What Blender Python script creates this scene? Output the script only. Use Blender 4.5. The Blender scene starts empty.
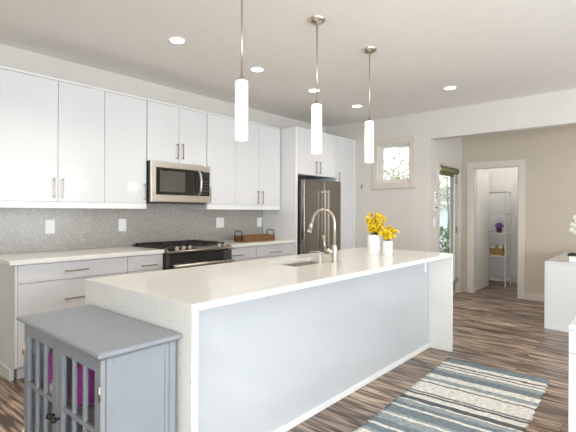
import bpy, bmesh, math, random
from mathutils import Vector, Matrix
S = bpy.context.scene
COL = S.collection
PI = math.pi

# ------------------------------------------------------------------ camera
cd = bpy.data.cameras.new('camera')
cam = bpy.data.objects.new('camera', cd)
COL.objects.link(cam)
cam.location = (0, 0, 1.30)
cam.rotation_euler = (Matrix.Rotation(math.radians(40.794), 3, 'Z') @ Matrix.Rotation(PI / 2, 3, 'X') @ Matrix.Rotation(math.radians(0.2456), 3, 'Z')).to_euler()
cd.sensor_width = 36.0
cd.lens = 428.66 / 576 * 36.0
cd.shift_y = -4.43 / 576
cd.clip_start = 0.05
S.camera = cam

# ------------------------------------------------------------------ world, exposure
W = bpy.data.worlds.new('sky')
S.world = W
W.use_nodes = True
wn = W.node_tree.nodes
bg = wn['Background']
bg.inputs['Color'].default_value = (0.92, 0.96, 1.0, 1)
bg.inputs['Strength'].default_value = 2.4
S.view_settings.view_transform = 'Standard'
S.view_settings.look = 'None'
S.view_settings.gamma = 1.0
S.view_settings.use_curve_mapping = False
S.view_settings.exposure = 0.47

# ------------------------------------------------------------------ daylight at the windows (outside the glass)
def daylight(name, loc, rot, sx, sy, power, col=(0.84, 0.92, 1.0)):
    l = bpy.data.lights.new(name, 'AREA')
    l.shape = 'RECTANGLE'
    l.size = sx
    l.size_y = sy
    l.energy = power
    l.color = col
    o = bpy.data.objects.new(name, l)
    o.location = loc
    o.rotation_euler = rot
    COL.objects.link(o)
    return o

RX = 3.4      # wall on the living side
BY = -2.6     # wall behind the camera
for yy, pw, tl in ((-0.9, 150, 14), (1.5, 75, 64), (3.9, 75, 64)):
    daylight('window_daylight', (RX + 0.45, yy, 0.95), (0, PI / 2 + math.radians(tl), 0), 1.9, 1.9, pw)
for xx, pw in ((-0.2, 165), (2.1, 45)):
    daylight('window_daylight', (xx, BY - 0.45, 1.15), (PI / 2 + math.radians(42), 0, 0), 1.9, 1.8, pw)

# ------------------------------------------------------------------ constants of the room (metres)
KX = -4.271    # kitchen wall
WY = 5.891     # wall with the small window and the header
CZ = 2.727     # ceiling
HX = -2.433    # passage wall with the glass door
HY = 7.182     # passage back wall with the closet door
CBX0, CBX1, CBY1 = -2.55, -1.25, 8.78     # closet inside

# ------------------------------------------------------------------ materials
def mat(name, col, rough=0.5, metal=0.0, spec=0.5, coat=0.0, noise=0.03, nscale=6.0, bump=0.0, bscale=200.0, emit=None, estr=0.0, stretch=None):
    m = bpy.data.materials.new(name)
    m.use_nodes = True
    nt = m.node_tree
    p = nt.nodes['Principled BSDF']
    p.inputs['Roughness'].default_value = rough
    p.inputs['Metallic'].default_value = metal
    p.inputs['Specular IOR Level'].default_value = spec
    p.inputs['Coat Weight'].default_value = coat
    p.inputs['Coat Roughness'].default_value = 0.04
    tc = nt.nodes.new('ShaderNodeTexCoord')
    src = tc.outputs['Object']
    if stretch:
        mp = nt.nodes.new('ShaderNodeMapping')
        mp.inputs['Scale'].default_value = stretch
        nt.links.new(src, mp.inputs['Vector'])
        src = mp.outputs['Vector']
    n = nt.nodes.new('ShaderNodeTexNoise')
    n.inputs['Scale'].default_value = nscale
    n.inputs['Detail'].default_value = 4
    nt.links.new(src, n.inputs['Vector'])
    r = nt.nodes.new('ShaderNodeValToRGB')
    r.color_ramp.elements[0].position = 0.3
    r.color_ramp.elements[1].position = 0.7
    r.color_ramp.elements[0].color = tuple(max(0, c * (1 - noise)) for c in col) + (1,)
    r.color_ramp.elements[1].color = tuple(min(1, c * (1 + noise)) for c in col) + (1,)
    nt.links.new(n.outputs['Fac'], r.inputs['Fac'])
    nt.links.new(r.outputs['Color'], p.inputs['Base Color'])
    if bump:
        n2 = nt.nodes.new('ShaderNodeTexNoise')
        n2.inputs['Scale'].default_value = bscale
        nt.links.new(src, n2.inputs['Vector'])
        b = nt.nodes.new('ShaderNodeBump')
        b.inputs['Strength'].default_value = bump
        b.inputs['Distance'].default_value = 0.002
        nt.links.new(n2.outputs['Fac'], b.inputs['Height'])
        nt.links.new(b.outputs['Normal'], p.inputs['Normal'])
    if emit:
        p.inputs['Emission Color'].default_value = emit + (1,)
        p.inputs['Emission Strength'].default_value = estr
    return m

def srgb(r, g, b):
    f = lambda c: (c / 255 / 12.92) if c / 255 <= 0.04045 else ((c / 255 + 0.055) / 1.055) ** 2.4
    return (f(r), f(g), f(b))

M = {}
M['wall'] = mat('wall_paint', srgb(222, 217, 211), 0.75, noise=0.015, bump=0.08)
M['hall'] = mat('dimmed_wall_paint', srgb(204, 192, 176), 0.75, noise=0.015, bump=0.08)  # wall paint toned darker and tanner for the passage's weak, warm light
M['ceiling'] = mat('ceiling_paint', srgb(241, 237, 231), 0.85, noise=0.01, bump=0.08)
M['trim'] = mat('white_trim', srgb(230, 227, 221), 0.4, noise=0.01)
M['warmtrim'] = mat('cream_trim', srgb(220, 211, 200), 0.45, noise=0.01)
M['closet'] = mat('closet_paint', srgb(236, 236, 236), 0.7, noise=0.01)
M['gloss'] = mat('glossy_white_lacquer', srgb(226, 226, 229), 0.12, spec=0.5, coat=0.3, noise=0.006)
M['carcass'] = mat('white_melamine', srgb(228, 228, 228), 0.45, noise=0.01)
M['rail'] = mat('satin_white', srgb(238, 238, 238), 0.35, noise=0.008)
M['panel'] = mat('grey_gloss_panel', srgb(198, 201, 205), 0.07, coat=0.3, noise=0.006)
M['nickel'] = mat('brushed_nickel', (0.62, 0.57, 0.50), 0.28, 1.0, noise=0.06, nscale=30, stretch=(1, 1, 20))
M['pull'] = mat('dark_nickel_pull', (0.36, 0.32, 0.26), 0.3, 1.0, noise=0.06, nscale=30)
M['steel'] = mat('brushed_steel', (0.29, 0.262, 0.228), 0.22, 1.0, noise=0.08, nscale=20, stretch=(6, 60, 1))
M['steel2'] = mat('bright_steel', (0.74, 0.69, 0.62), 0.28, 1.0, noise=0.06, nscale=20, stretch=(1, 1, 40))
M['darksteel'] = mat('dark_steel', (0.10, 0.095, 0.09), 0.4, 0.8)
M['black'] = mat('black_enamel', (0.012, 0.012, 0.012), 0.3, noise=0.2)
M['iron'] = mat('cast_iron', (0.02, 0.019, 0.018), 0.6, noise=0.3, nscale=60, bump=0.2)
M['blackglass'] = mat('black_glass', (0.012, 0.011, 0.010), 0.04, coat=0.5, noise=0.2)
M['meshglass'] = mat('mesh_with_reflection', (0.10, 0.095, 0.085), 0.08, coat=0.5, noise=0.15)  # mesh colour lightened to hold the room's reflection in the glass
M['satin'] = mat('satin_steel', (0.62, 0.59, 0.55), 0.4, 0.7)
M['plate'] = mat('white_plastic', srgb(244, 244, 243), 0.35, noise=0.005)
M['darkgap'] = mat('dark_recess', (0.03, 0.03, 0.03), 0.8)
M['grey'] = mat('grey_painted_wood', srgb(144, 149, 155), 0.38, noise=0.03, nscale=12, bump=0.04)
M['greydark'] = mat('dark_grey_inside', srgb(96, 98, 102), 0.6, noise=0.05)
M['magenta'] = mat('magenta_cloth', srgb(196, 40, 170), 0.7, noise=0.25, nscale=14, bump=0.4, bscale=40)
M['hinge'] = mat('pale_brass', (0.62, 0.55, 0.42), 0.3, 1.0)
M['ceramic'] = mat('white_ceramic', srgb(243, 242, 240), 0.3, noise=0.008)
M['yellow'] = mat('yellow_petal', srgb(250, 205, 22), 0.6, noise=0.25, nscale=60)
M['stem'] = mat('brown_stem', srgb(110, 84, 40), 0.7, noise=0.2)
M['purple'] = mat('purple_petal', srgb(128, 92, 168), 0.6, noise=0.3, nscale=60)
M['purplepot'] = mat('purple_pot', srgb(92, 52, 92), 0.5, noise=0.1)
M['white_petal'] = mat('white_petal', srgb(243, 241, 226), 0.6, noise=0.05, nscale=50)
M['leaf'] = mat('green_leaf', srgb(84, 108, 52), 0.5, noise=0.35, nscale=8)
M['leaf2'] = mat('autumn_leaf', srgb(158, 158, 122), 0.6, noise=0.35, nscale=3)
M['bark'] = mat('bark', srgb(120, 110, 100), 0.9, noise=0.3, nscale=12, bump=0.4, bscale=30)
M['shade'] = mat('olive_blind', srgb(126, 128, 82), 0.7, noise=0.12, nscale=20)
M['doorgrey'] = mat('grey_door_frame', srgb(150, 150, 146), 0.45, noise=0.03)
M['siding'] = mat('blue_grey_siding', srgb(190, 206, 210), 0.7, noise=0.08)
M['roof'] = mat('dark_shingle', srgb(128, 132, 130), 0.9, noise=0.3, nscale=30)
M['paving'] = mat('pale_paving', srgb(168, 178, 184), 0.9, noise=0.12, nscale=5)
M['ember'] = mat('lit_lamp', (1, 0.9, 0.75), 0.5, emit=(1.0, 0.86, 0.66), estr=14.0)

def nodes(m):
    return m.node_tree, m.node_tree.nodes, m.node_tree.links, m.node_tree.nodes['Principled BSDF']

def glass_mat(name, tint=(1, 1, 1), gloss=0.08, rough=0.02):
    m = bpy.data.materials.new(name)
    m.use_nodes = True
    nt = m.node_tree
    nt.nodes.clear()
    out = nt.nodes.new('ShaderNodeOutputMaterial')
    mix = nt.nodes.new('ShaderNodeMixShader')
    tr = nt.nodes.new('ShaderNodeBsdfTransparent')
    gl = nt.nodes.new('ShaderNodeBsdfGlossy')
    fr = nt.nodes.new('ShaderNodeFresnel')
    fr.inputs['IOR'].default_value = 1.45
    tr.inputs['Color'].default_value = tint + (1,)
    gl.inputs['Roughness'].default_value = rough
    geo = nt.nodes.new('ShaderNodeNewGeometry')      # reflect at the outer face of a pane only
    inv = nt.nodes.new('ShaderNodeMath')
    inv.operation = 'SUBTRACT'
    inv.inputs[0].default_value = 1.0
    nt.links.new(geo.outputs['Backfacing'], inv.inputs[1])
    mul = nt.nodes.new('ShaderNodeMath')
    mul.operation = 'MULTIPLY'
    nt.links.new(fr.outputs[0], mul.inputs[0])
    nt.links.new(inv.outputs[0], mul.inputs[1])
    nt.links.new(mul.outputs[0], mix.inputs[0])
    nt.links.new(tr.outputs[0], mix.inputs[1])
    nt.links.new(gl.outputs[0], mix.inputs[2])
    nt.links.new(mix.outputs[0], out.inputs['Surface'])
    return m
M['glass'] = glass_mat('clear_glass', (0.97, 0.985, 0.98))
M['smoke'] = glass_mat('cabinet_glass', (0.96, 0.965, 0.97))

def make_quartz():
    m = mat('white_quartz', srgb(239, 237, 232), 0.16, noise=0.03, nscale=3.5)
    nt, N, L, p = nodes(m)
    base = p.inputs['Base Color'].links[0].from_socket
    tc = [n for n in N if n.type == 'TEX_COORD'][0]
    v = N.new('ShaderNodeTexVoronoi')
    v.inputs['Scale'].default_value = 90
    L.new(tc.outputs['Object'], v.inputs['Vector'])
    n2 = N.new('ShaderNodeTexNoise')
    n2.inputs['Scale'].default_value = 55
    n2.inputs['Detail'].default_value = 6
    L.new(tc.outputs['Object'], n2.inputs['Vector'])
    r = N.new('ShaderNodeValToRGB')
    r.color_ramp.elements[0].position = 0.60
    r.color_ramp.elements[0].color = (0, 0, 0, 1)
    r.color_ramp.elements[1].position = 0.72
    r.color_ramp.elements[1].color = (1, 1, 1, 1)
    L.new(n2.outputs['Fac'], r.inputs['Fac'])
    mx = N.new('ShaderNodeMix')
    mx.data_type = 'RGBA'
    mx.inputs['B'].default_value = srgb(222, 218, 211) + (1,)
    L.new(r.outputs['Color'], mx.inputs['Factor'])
    L.new(base, mx.inputs['A'])
    L.new(mx.outputs['Result'], p.inputs['Base Color'])
    return m
M['quartz'] = make_quartz()

def make_floor():
    m = mat('wood_plank_floor', (0.2, 0.15, 0.1), 0.30, spec=0.45)
    nt, N, L, p = nodes(m)
    tc = [n for n in N if n.type == 'TEX_COORD'][0]
    br = N.new('ShaderNodeTexBrick')
    br.offset = 0.37
    br.offset_frequency = 2
    br.squash = 1.0
    br.inputs['Scale'].default_value = 1.0
    br.inputs['Brick Width'].default_value = 1.22
    br.inputs['Row Height'].default_value = 0.125
    br.inputs['Mortar Size'].default_value = 0.0016
    br.inputs['Mortar Smooth'].default_value = 0.2
    br.inputs['Bias'].default_value = 0.0
    br.inputs['Color1'].default_value = (0, 0, 0, 1)
    br.inputs['Color2'].default_value = (1, 1, 1, 1)
    br.inputs['Mortar'].default_value = (0.3, 0.3, 0.3, 1)
    L.new(tc.outputs['Object'], br.inputs['Vector'])
    # offset the grain per plank
    sc = N.new('ShaderNodeVectorMath')
    sc.operation = 'SCALE'
    sc.inputs['Scale'].default_value = 17.0
    L.new(br.outputs['Color'], sc.inputs[0])
    ad = N.new('ShaderNodeVectorMath')
    ad.operation = 'ADD'
    L.new(tc.outputs['Object'], ad.inputs[0])
    L.new(sc.outputs[0], ad.inputs[1])
    mp = N.new('ShaderNodeMapping')
    mp.inputs['Scale'].default_value = (2.6, 30.0, 1.0)
    L.new(ad.outputs[0], mp.inputs['Vector'])
    g = N.new('ShaderNodeTexNoise')
    g.inputs['Scale'].default_value = 1.3
    g.inputs['Detail'].default_value = 8
    g.inputs['Roughness'].default_value = 0.16
    g.inputs['Distortion'].default_value = 0.6
    L.new(mp.outputs[0], g.inputs['Vector'])
    ramp = N.new('ShaderNodeValToRGB')
    cr = ramp.color_ramp
    cr.elements[0].position = 0.37
    cr.elements[0].color = srgb(82, 67, 57) + (1,)
    cr.elements[1].position = 0.66
    cr.elements[1].color = srgb(194, 173, 155) + (1,)
    e = cr.elements.new(0.45)
    e.color = srgb(127, 108, 95) + (1,)
    e = cr.elements.new(0.58)
    e.color = srgb(160, 140, 123) + (1,)
    L.new(g.outputs['Fac'], ramp.inputs['Fac'])
    # plank tone
    tone = N.new('ShaderNodeValToRGB')
    t = tone.color_ramp
    t.elements[0].color = (0.64, 0.63, 0.65, 1)
    t.elements[1].color = (1.30, 1.24, 1.17, 1)
    L.new(br.outputs['Color'], tone.inputs['Fac'])
    mu = N.new('ShaderNodeMix')
    mu.data_type = 'RGBA'
    mu.blend_type = 'MULTIPLY'
    mu.inputs['Factor'].default_value = 1.0
    L.new(ramp.outputs['Color'], mu.inputs['A'])
    L.new(tone.outputs['Color'], mu.inputs['B'])
    mo = N.new('ShaderNodeMix')
    mo.data_type = 'RGBA'
    mo.inputs['B'].default_value = srgb(52, 42, 36) + (1,)
    L.new(br.outputs['Fac'], mo.inputs['Factor'])
    L.new(mu.outputs['Result'], mo.inputs['A'])
    L.new(mo.outputs['Result'], p.inputs['Base Color'])
    rr = N.new('ShaderNodeMapRange')
    rr.inputs['To Min'].default_value = 0.24
    rr.inputs['To Max'].default_value = 0.42
    L.new(g.outputs['Fac'], rr.inputs['Value'])
    L.new(rr.outputs[0], p.inputs['Roughness'])
    b = N.new('ShaderNodeBump')
    b.inputs['Strength'].default_value = 0.12
    b.inputs['Distance'].default_value = 0.002
    L.new(g.outputs['Fac'], b.inputs['Height'])
    L.new(b.outputs['Normal'], p.inputs['Normal'])
    return m
M['floor'] = make_floor()

def make_tile():
    # small grey mosaic with its sparkle painted as a few paler chips (on a wall in the y-z plane)
    m = mat('grey_mosaic_tile', (0.4, 0.4, 0.4), 0.22, spec=0.6)
    nt, N, L, p = nodes(m)
    tc = [n for n in N if n.type == 'TEX_COORD'][0]
    mp = N.new('ShaderNodeMapping')
    mp.inputs['Rotation'].default_value = (PI / 4, 0, 0)
    L.new(tc.outputs['Object'], mp.inputs['Vector'])
    v = N.new('ShaderNodeTexVoronoi')
    v.feature = 'F1'
    v.inputs['Scale'].default_value = 80
    v.inputs['Randomness'].default_value = 0.25
    L.new(mp.outputs[0], v.inputs['Vector'])
    ve = N.new('ShaderNodeTexVoronoi')
    ve.feature = 'DISTANCE_TO_EDGE'
    ve.inputs['Scale'].default_value = 80
    ve.inputs['Randomness'].default_value = 0.25
    L.new(mp.outputs[0], ve.inputs['Vector'])
    hsv = N.new('ShaderNodeSeparateColor')
    L.new(v.outputs['Color'], hsv.inputs[0])
    ramp = N.new('ShaderNodeValToRGB')
    cr = ramp.color_ramp
    cr.elements[0].color = srgb(166, 160, 154) + (1,)
    cr.elements[1].color = srgb(182, 177, 171) + (1,)
    e = cr.elements.new(0.80)
    e.color = srgb(172, 166, 160) + (1,)
    e = cr.elements.new(0.92)
    e.color = srgb(192, 188, 183) + (1,)
    L.new(hsv.outputs[0], ramp.inputs['Fac'])
    lt = N.new('ShaderNodeMath')
    lt.operation = 'LESS_THAN'
    lt.inputs[1].default_value = 0.05
    L.new(ve.outputs['Distance'], lt.inputs[0])
    mx = N.new('ShaderNodeMix')
    mx.data_type = 'RGBA'
    mx.inputs['B'].default_value = srgb(186, 183, 177) + (1,)
    L.new(lt.outputs[0], mx.inputs['Factor'])
    L.new(ramp.outputs['Color'], mx.inputs['A'])
    L.new(mx.outputs['Result'], p.inputs['Base Color'])
    b = N.new('ShaderNodeBump')
    b.inputs['Strength'].default_value = 0.2
    b.inputs['Distance'].default_value = 0.003
    L.new(ve.outputs['Distance'], b.inputs['Height'])
    L.new(b.outputs['Normal'], p.inputs['Normal'])
    return m
M['tile'] = make_tile()

RUG_LEN, RUG_W = 2.3, 0.78
def make_rug():
    m = mat('striped_rag_weave', (0.5, 0.5, 0.5), 0.95, spec=0.1)
    nt, N, L, p = nodes(m)
    tc = [n for n in N if n.type == 'TEX_COORD'][0]
    sep = N.new('ShaderNodeSeparateXYZ')
    # wobble the stripe edges a little
    nz = N.new('ShaderNodeTexNoise')
    nz.inputs['Scale'].default_value = 14
    L.new(tc.outputs['Object'], nz.inputs['Vector'])
    L.new(tc.outputs['Object'], sep.inputs[0])
    wob = N.new('ShaderNodeMath')
    wob.operation = 'MULTIPLY_ADD'
    wob.inputs[1].default_value = 0.022
    L.new(nz.outputs['Fac'], wob.inputs[0])
    L.new(sep.outputs['Y'], wob.inputs[2])
    mr = N.new('ShaderNodeMapRange')       # 0 at the far end, 1 at the near end
    mr.inputs['From Min'].default_value = RUG_LEN / 2 + 0.011
    mr.inputs['From Max'].default_value = -RUG_LEN / 2 + 0.011
    L.new(wob.outputs[0], mr.inputs['Value'])
    dark, mid, cream, pale, line = srgb(132, 142, 147), srgb(164, 171, 174), srgb(236, 232, 224), srgb(220, 218, 212), srgb(104, 107, 109)
    st = [(0.0, dark), (0.115, cream), (0.175, line), (0.20, cream), (0.235, line), (0.255, cream), (0.305, mid), (0.36, dark), (0.45, cream),
          (0.535, mid), (0.60, cream), (0.645, line), (0.66, cream), (0.84, line), (0.855, pale), (0.88, line), (0.90, cream), (0.97, line), (1.02, cream),
          (1.04, mid), (1.09, dark), (1.14, cream), (1.165, dark), (1.26, mid), (1.29, cream), (1.32, mid), (1.40, dark), (1.46, cream), (1.49, dark), (1.55, mid), (1.58, cream), (1.70, line), (1.72, cream)]
    # ramps hold 32 stops at most: use two
    def ramp(stops, lo, hi):
        r = N.new('ShaderNodeValToRGB')
        r.color_ramp.interpolation = 'CONSTANT'
        cr = r.color_ramp
        while len(cr.elements) > 1:
            cr.elements.remove(cr.elements[-1])
        for i, (d, c) in enumerate(stops):
            e = cr.elements[0] if i == 0 else cr.elements.new(min(1, d / RUG_LEN))
            e.position = min(1, d / RUG_LEN)
            e.color = c + (1,)
        L.new(mr.outputs[0], r.inputs['Fac'])
        return r
    st2 = [(0.0, cream), (1.70, line), (1.72, cream), (1.80, dark), (1.92, cream), (1.96, mid), (2.06, cream), (2.14, dark)]
    r1 = ramp(st[:31], 0, 1)
    r2 = ramp(st2, 0, 1)
    gt = N.new('ShaderNodeMath')
    gt.operation = 'GREATER_THAN'
    gt.inputs[1].default_value = 1.65 / RUG_LEN
    L.new(mr.outputs[0], gt.inputs[0])
    mx = N.new('ShaderNodeMix')
    mx.data_type = 'RGBA'
    L.new(gt.outputs[0], mx.inputs['Factor'])
    L.new(r1.outputs['Color'], mx.inputs['A'])
    L.new(r2.outputs['Color'], mx.inputs['B'])
    # woven yarn flecks
    mp = N.new('ShaderNodeMapping')
    mp.inputs['Scale'].default_value = (30, 110, 1)
    L.new(tc.outputs['Object'], mp.inputs['Vector'])
    fl = N.new('ShaderNodeTexNoise')
    fl.inputs['Scale'].default_value = 1.0
    fl.inputs['Detail'].default_value = 3
    L.new(mp.outputs[0], fl.inputs['Vector'])
    fr = N.new('ShaderNodeValToRGB')
    fr.color_ramp.elements[0].position = 0.36
    fr.color_ramp.elements[0].color = (0.52, 0.55, 0.57, 1)
    fr.color_ramp.elements[1].position = 0.56
    fr.color_ramp.elements[1].color = (1.12, 1.11, 1.09, 1)
    L.new(fl.outputs['Fac'], fr.inputs['Fac'])
    mu = N.new('ShaderNodeMix')
    mu.data_type = 'RGBA'
    mu.blend_type = 'MULTIPLY'
    mu.inputs['Factor'].default_value = 0.8
    L.new(mx.outputs['Result'], mu.inputs['A'])
    L.new(fr.outputs['Color'], mu.inputs['B'])
    L.new(mu.outputs['Result'], p.inputs['Base Color'])
    b = N.new('ShaderNodeBump')
    b.inputs['Strength'].default_value = 0.7
    b.inputs['Distance'].default_value = 0.006
    L.new(fl.outputs['Fac'], b.inputs['Height'])
    L.new(b.outputs['Normal'], p.inputs['Normal'])
    return m
M['rug'] = make_rug()

def make_wood():
    m = mat('rustic_brown_wood', srgb(118, 80, 48), 0.6, noise=0.35, nscale=3.0, stretch=(4, 2.2, 26), bump=0.15, bscale=30)
    return m
M['wood'] = make_wood()

def make_wicker():
    m = mat('wicker', srgb(205, 168, 104), 0.75, noise=0.25, nscale=40)
    nt, N, L, p = nodes(m)
    tc = [n for n in N if n.type == 'TEX_COORD'][0]
    w = N.new('ShaderNodeTexWave')
    w.bands_direction = 'Z'
    w.inputs['Scale'].default_value = 26
    w.inputs['Distortion'].default_value = 2
    w.inputs['Detail Scale'].default_value = 20
    L.new(tc.outputs['Object'], w.inputs['Vector'])
    b = N.new('ShaderNodeBump')
    b.inputs['Strength'].default_value = 0.8
    b.inputs['Distance'].default_value = 0.01
    L.new(w.outputs['Fac'], b.inputs['Height'])
    L.new(b.outputs['Normal'], p.inputs['Normal'])
    return m
M['wicker'] = make_wicker()

def make_opal():
    # lit opal glass of the pendants, hottest round the lamp inside
    m = mat('lit_opal_glass', srgb(252, 248, 240), 0.25)
    nt, N, L, p = nodes(m)
    tc = [n for n in N if n.type == 'TEX_COORD'][0]
    sep = N.new('ShaderNodeSeparateXYZ')
    L.new(tc.outputs['Object'], sep.inputs[0])
    a = N.new('ShaderNodeMath')
    a.operation = 'ABSOLUTE'
    s = N.new('ShaderNodeMath')
    s.operation = 'SUBTRACT'
    s.inputs[1].default_value = 0.20
    L.new(sep.outputs['Z'], s.inputs[0])
    L.new(s.outputs[0], a.inputs[0])
    r = N.new('ShaderNodeMapRange')
    r.inputs['From Min'].default_value = 0.0
    r.inputs['From Max'].default_value = 0.13
    r.inputs['To Min'].default_value = 1.25
    r.inputs['To Max'].default_value = 0.62
    L.new(a.outputs[0], r.inputs['Value'])
    L.new(r.outputs[0], p.inputs['Emission Strength'])
    p.inputs['Emission Color'].default_value = (1.0, 0.90, 0.72, 1)
    return m
M['opal'] = make_opal()

# ------------------------------------------------------------------ mesh helpers
class MB:
    def __init__(self):
        self.bm = bmesh.new()

    def box(self, x0, x1, y0, y1, z0, z1, bev=0.0, seg=2):
        b = bmesh.new()
        bmesh.ops.create_cube(b, size=1.0)
        sx, sy, sz = abs(x1 - x0), abs(y1 - y0), abs(z1 - z0)
        c = Vector(((x0 + x1) / 2, (y0 + y1) / 2, (z0 + z1) / 2))
        for v in b.verts:
            v.co = Vector((v.co.x * sx, v.co.y * sy, v.co.z * sz)) + c
        bev = min(bev, 0.45 * min(sx, sy, sz))
        if bev > 0:
            bmesh.ops.bevel(b, geom=list(b.edges), offset=bev, segments=seg, affect='EDGES', profile=0.5)
        self._add(b)
        return self

    def _add(self, b, smooth=False):
        if smooth:
            for f in b.faces:
                f.smooth = True
        me = bpy.data.meshes.new('tmp')
        b.to_mesh(me)
        b.free()
        self.bm.from_mesh(me)
        bpy.data.meshes.remove(me)

    def cyl(self, p0, p1, r0, r1=None, seg=20, caps=True):
        p0, p1 = Vector(p0), Vector(p1)
        r1 = r0 if r1 is None else r1
        d = p1 - p0
        b = bmesh.new()
        bmesh.ops.create_cone(b, cap_ends=caps, segments=seg, radius1=r0, radius2=r1, depth=d.length)
        q = Vector((0, 0, 1)).rotation_difference(d.normalized())
        for v in b.verts:
            v.co = q @ v.co + (p0 + p1) / 2
        for f in b.faces:
            f.smooth = len(f.verts) == 4
        self._add(b)
        return self

    def tube(self, pts, r, seg=12):
        pts = [Vector(p) for p in pts]
        rings = []
        n = len(pts)
        up = None
        for i, p in enumerate(pts):
            t = (pts[min(i + 1, n - 1)] - pts[max(i - 1, 0)]).normalized()
            if up is None:
                up = t.orthogonal().normalized()
            up = (up - t * up.dot(t)).normalized()
            s = t.cross(up)
            rr = r[i] if isinstance(r, (list, tuple)) else r
            rings.append([self.bm.verts.new(p + (up * math.cos(a) + s * math.sin(a)) * rr) for a in [2 * PI * k / seg for k in range(seg)]])
        for a, b in zip(rings, rings[1:]):
            for k in range(seg):
                f = self.bm.faces.new((a[k], a[(k + 1) % seg], b[(k + 1) % seg], b[k]))
                f.smooth = True
        self.bm.faces.new(rings[0][::-1])
        self.bm.faces.new(rings[-1])
        return self

    def lathe(self, c, prof, seg=32):
        rings = []
        for r, z in prof:
            rings.append([self.bm.verts.new((c[0] + r * math.cos(2 * PI * k / seg), c[1] + r * math.sin(2 * PI * k / seg), c[2] + z)) for k in range(seg)] if r > 1e-5
                         else [self.bm.verts.new((c[0], c[1], c[2] + z))])
        for a, b in zip(rings, rings[1:]):
            for k in range(seg):
                k2 = (k + 1) % seg
                if len(a) == 1 and len(b) == 1:
                    continue
                if len(a) == 1:
                    f = self.bm.faces.new((a[0], b[k2], b[k]))
                elif len(b) == 1:
                    f = self.bm.faces.new((a[k], a[k2], b[0]))
                else:
                    f = self.bm.faces.new((a[k], a[k2], b[k2], b[k]))
                f.smooth = True
        return self

    def ball(self, c, r, sub=2, squash=(1, 1, 1), jit=0.0, rnd=None):
        b = bmesh.new()
        bmesh.ops.create_icosphere(b, subdivisions=sub, radius=r)
        for v in b.verts:
            k = 1 + (rnd.uniform(-jit, jit) if jit else 0)
            v.co = Vector((v.co.x * squash[0] * k, v.co.y * squash[1] * k, v.co.z * squash[2] * k)) + Vector(c)
        self._add(b, True)
        return self

    def prism(self, poly, axis, a0, a1):
        """extrude a polygon; axis 'y': poly in (x,z); 'x': (y,z); 'z': (x,y)"""
        mk = {'y': lambda u, v, a: (u, a, v), 'x': lambda u, v, a: (a, u, v), 'z': lambda u, v, a: (u, v, a)}[axis]
        A = [self.bm.verts.new(mk(u, v, a0)) for u, v in poly]
        B = [self.bm.verts.new(mk(u, v, a1)) for u, v in poly]
        n = len(poly)
        self.bm.faces.new(A)
        self.bm.faces.new(B[::-1])
        for k in range(n):
            self.bm.faces.new((A[k], B[k], B[(k + 1) % n], A[(k + 1) % n]))
        return self

    def petal_flower(self, c, r, n, direction, rnd, cup=0.35):
        d = Vector(direction).normalized()
        u = d.orthogonal().normalized()
        s = d.cross(u)
        a0 = rnd.uniform(0, 6.28)
        for k in range(n):
            a = a0 + 2 * PI * k / n
            o = u * math.cos(a) + s * math.sin(a)
            t = d.cross(o)
            c = Vector(c)
            w = r * 0.42
            pts = [c, c + o * r * 0.45 + t * w + d * r * cup * 0.5, c + o * r + d * r * cup, c + o * r * 0.45 - t * w + d * r * cup * 0.5]
            vs = [self.bm.verts.new(p) for p in pts]
            mid = self.bm.verts.new(c + o * r * 0.5 + d * r * cup * 0.2)
            for i in range(4):
                f = self.bm.faces.new((vs[i], vs[(i + 1) % 4], mid))
                f.smooth = True
        return self

    def leafquad(self, c, ln, wd, rnd):
        d = Vector((rnd.uniform(-1, 1), rnd.uniform(-1, 1), rnd.uniform(-0.8, 0.8))).normalized()
        s = d.orthogonal().normalized()
        q = Matrix.Rotation(rnd.uniform(0, 6.28), 3, d)
        s = q @ s
        c = Vector(c)
        vs = [self.bm.verts.new(p) for p in (c - d * ln / 2, c + s * wd / 2, c + d * ln / 2, c - s * wd / 2)]
        self.bm.faces.new(vs)
        return self

    def build(self, name, m, parent=None, origin=None, loc=None, recalc=True):
        if recalc:
            bmesh.ops.recalc_face_normals(self.bm, faces=list(self.bm.faces))
        me = bpy.data.meshes.new(name)
        if parent is not None:
            off = world_origin(parent)
        elif origin is not None:
            off = Vector(origin)
        else:
            co = [v.co for v in self.bm.verts]
            off = Vector(((min(c.x for c in co) + max(c.x for c in co)) / 2, (min(c.y for c in co) + max(c.y for c in co)) / 2, min(c.z for c in co)))
        for v in self.bm.verts:
            v.co -= off
        self.bm.to_mesh(me)
        self.bm.free()
        me.materials.append(m if not isinstance(m, str) else M[m])
        o = bpy.data.objects.new(name, me)
        COL.objects.link(o)
        if parent is not None:
            o.parent = parent
        else:
            o.location = off
        return o

def world_origin(o):
    v = Vector((0, 0, 0))
    while o is not None:
        v += o.location
        o = o.parent
    return v

def tag(o, label=None, cat=None, group=None, kind=None):
    if label:
        o['label'] = label
    if cat:
        o['category'] = cat
    if group:
        o['group'] = group
    if kind:
        o['kind'] = kind
    return o

def thing(name, loc, label, cat, group=None):
    o = bpy.data.objects.new(name, None)
    o.empty_display_size = 0.1
    o.location = loc
    COL.objects.link(o)
    return tag(o, label, cat, group)

def clone(root, loc, label=None, group=None):
    def cp(o, parent):
        c = o.copy()
        COL.objects.link(c)
        c.parent = parent
        for ch in list(o.children):
            cp(ch, c)
        return c
    r = cp(root, None)
    r.location = loc
    if label:
        r['label'] = label
    if group:
        r['group'] = group
    return r

def struct(name, mb, m, label=None, parent=None):
    o = mb.build(name, m, parent)
    if parent is None:
        tag(o, label, None, None, 'structure')
    return o

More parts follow.
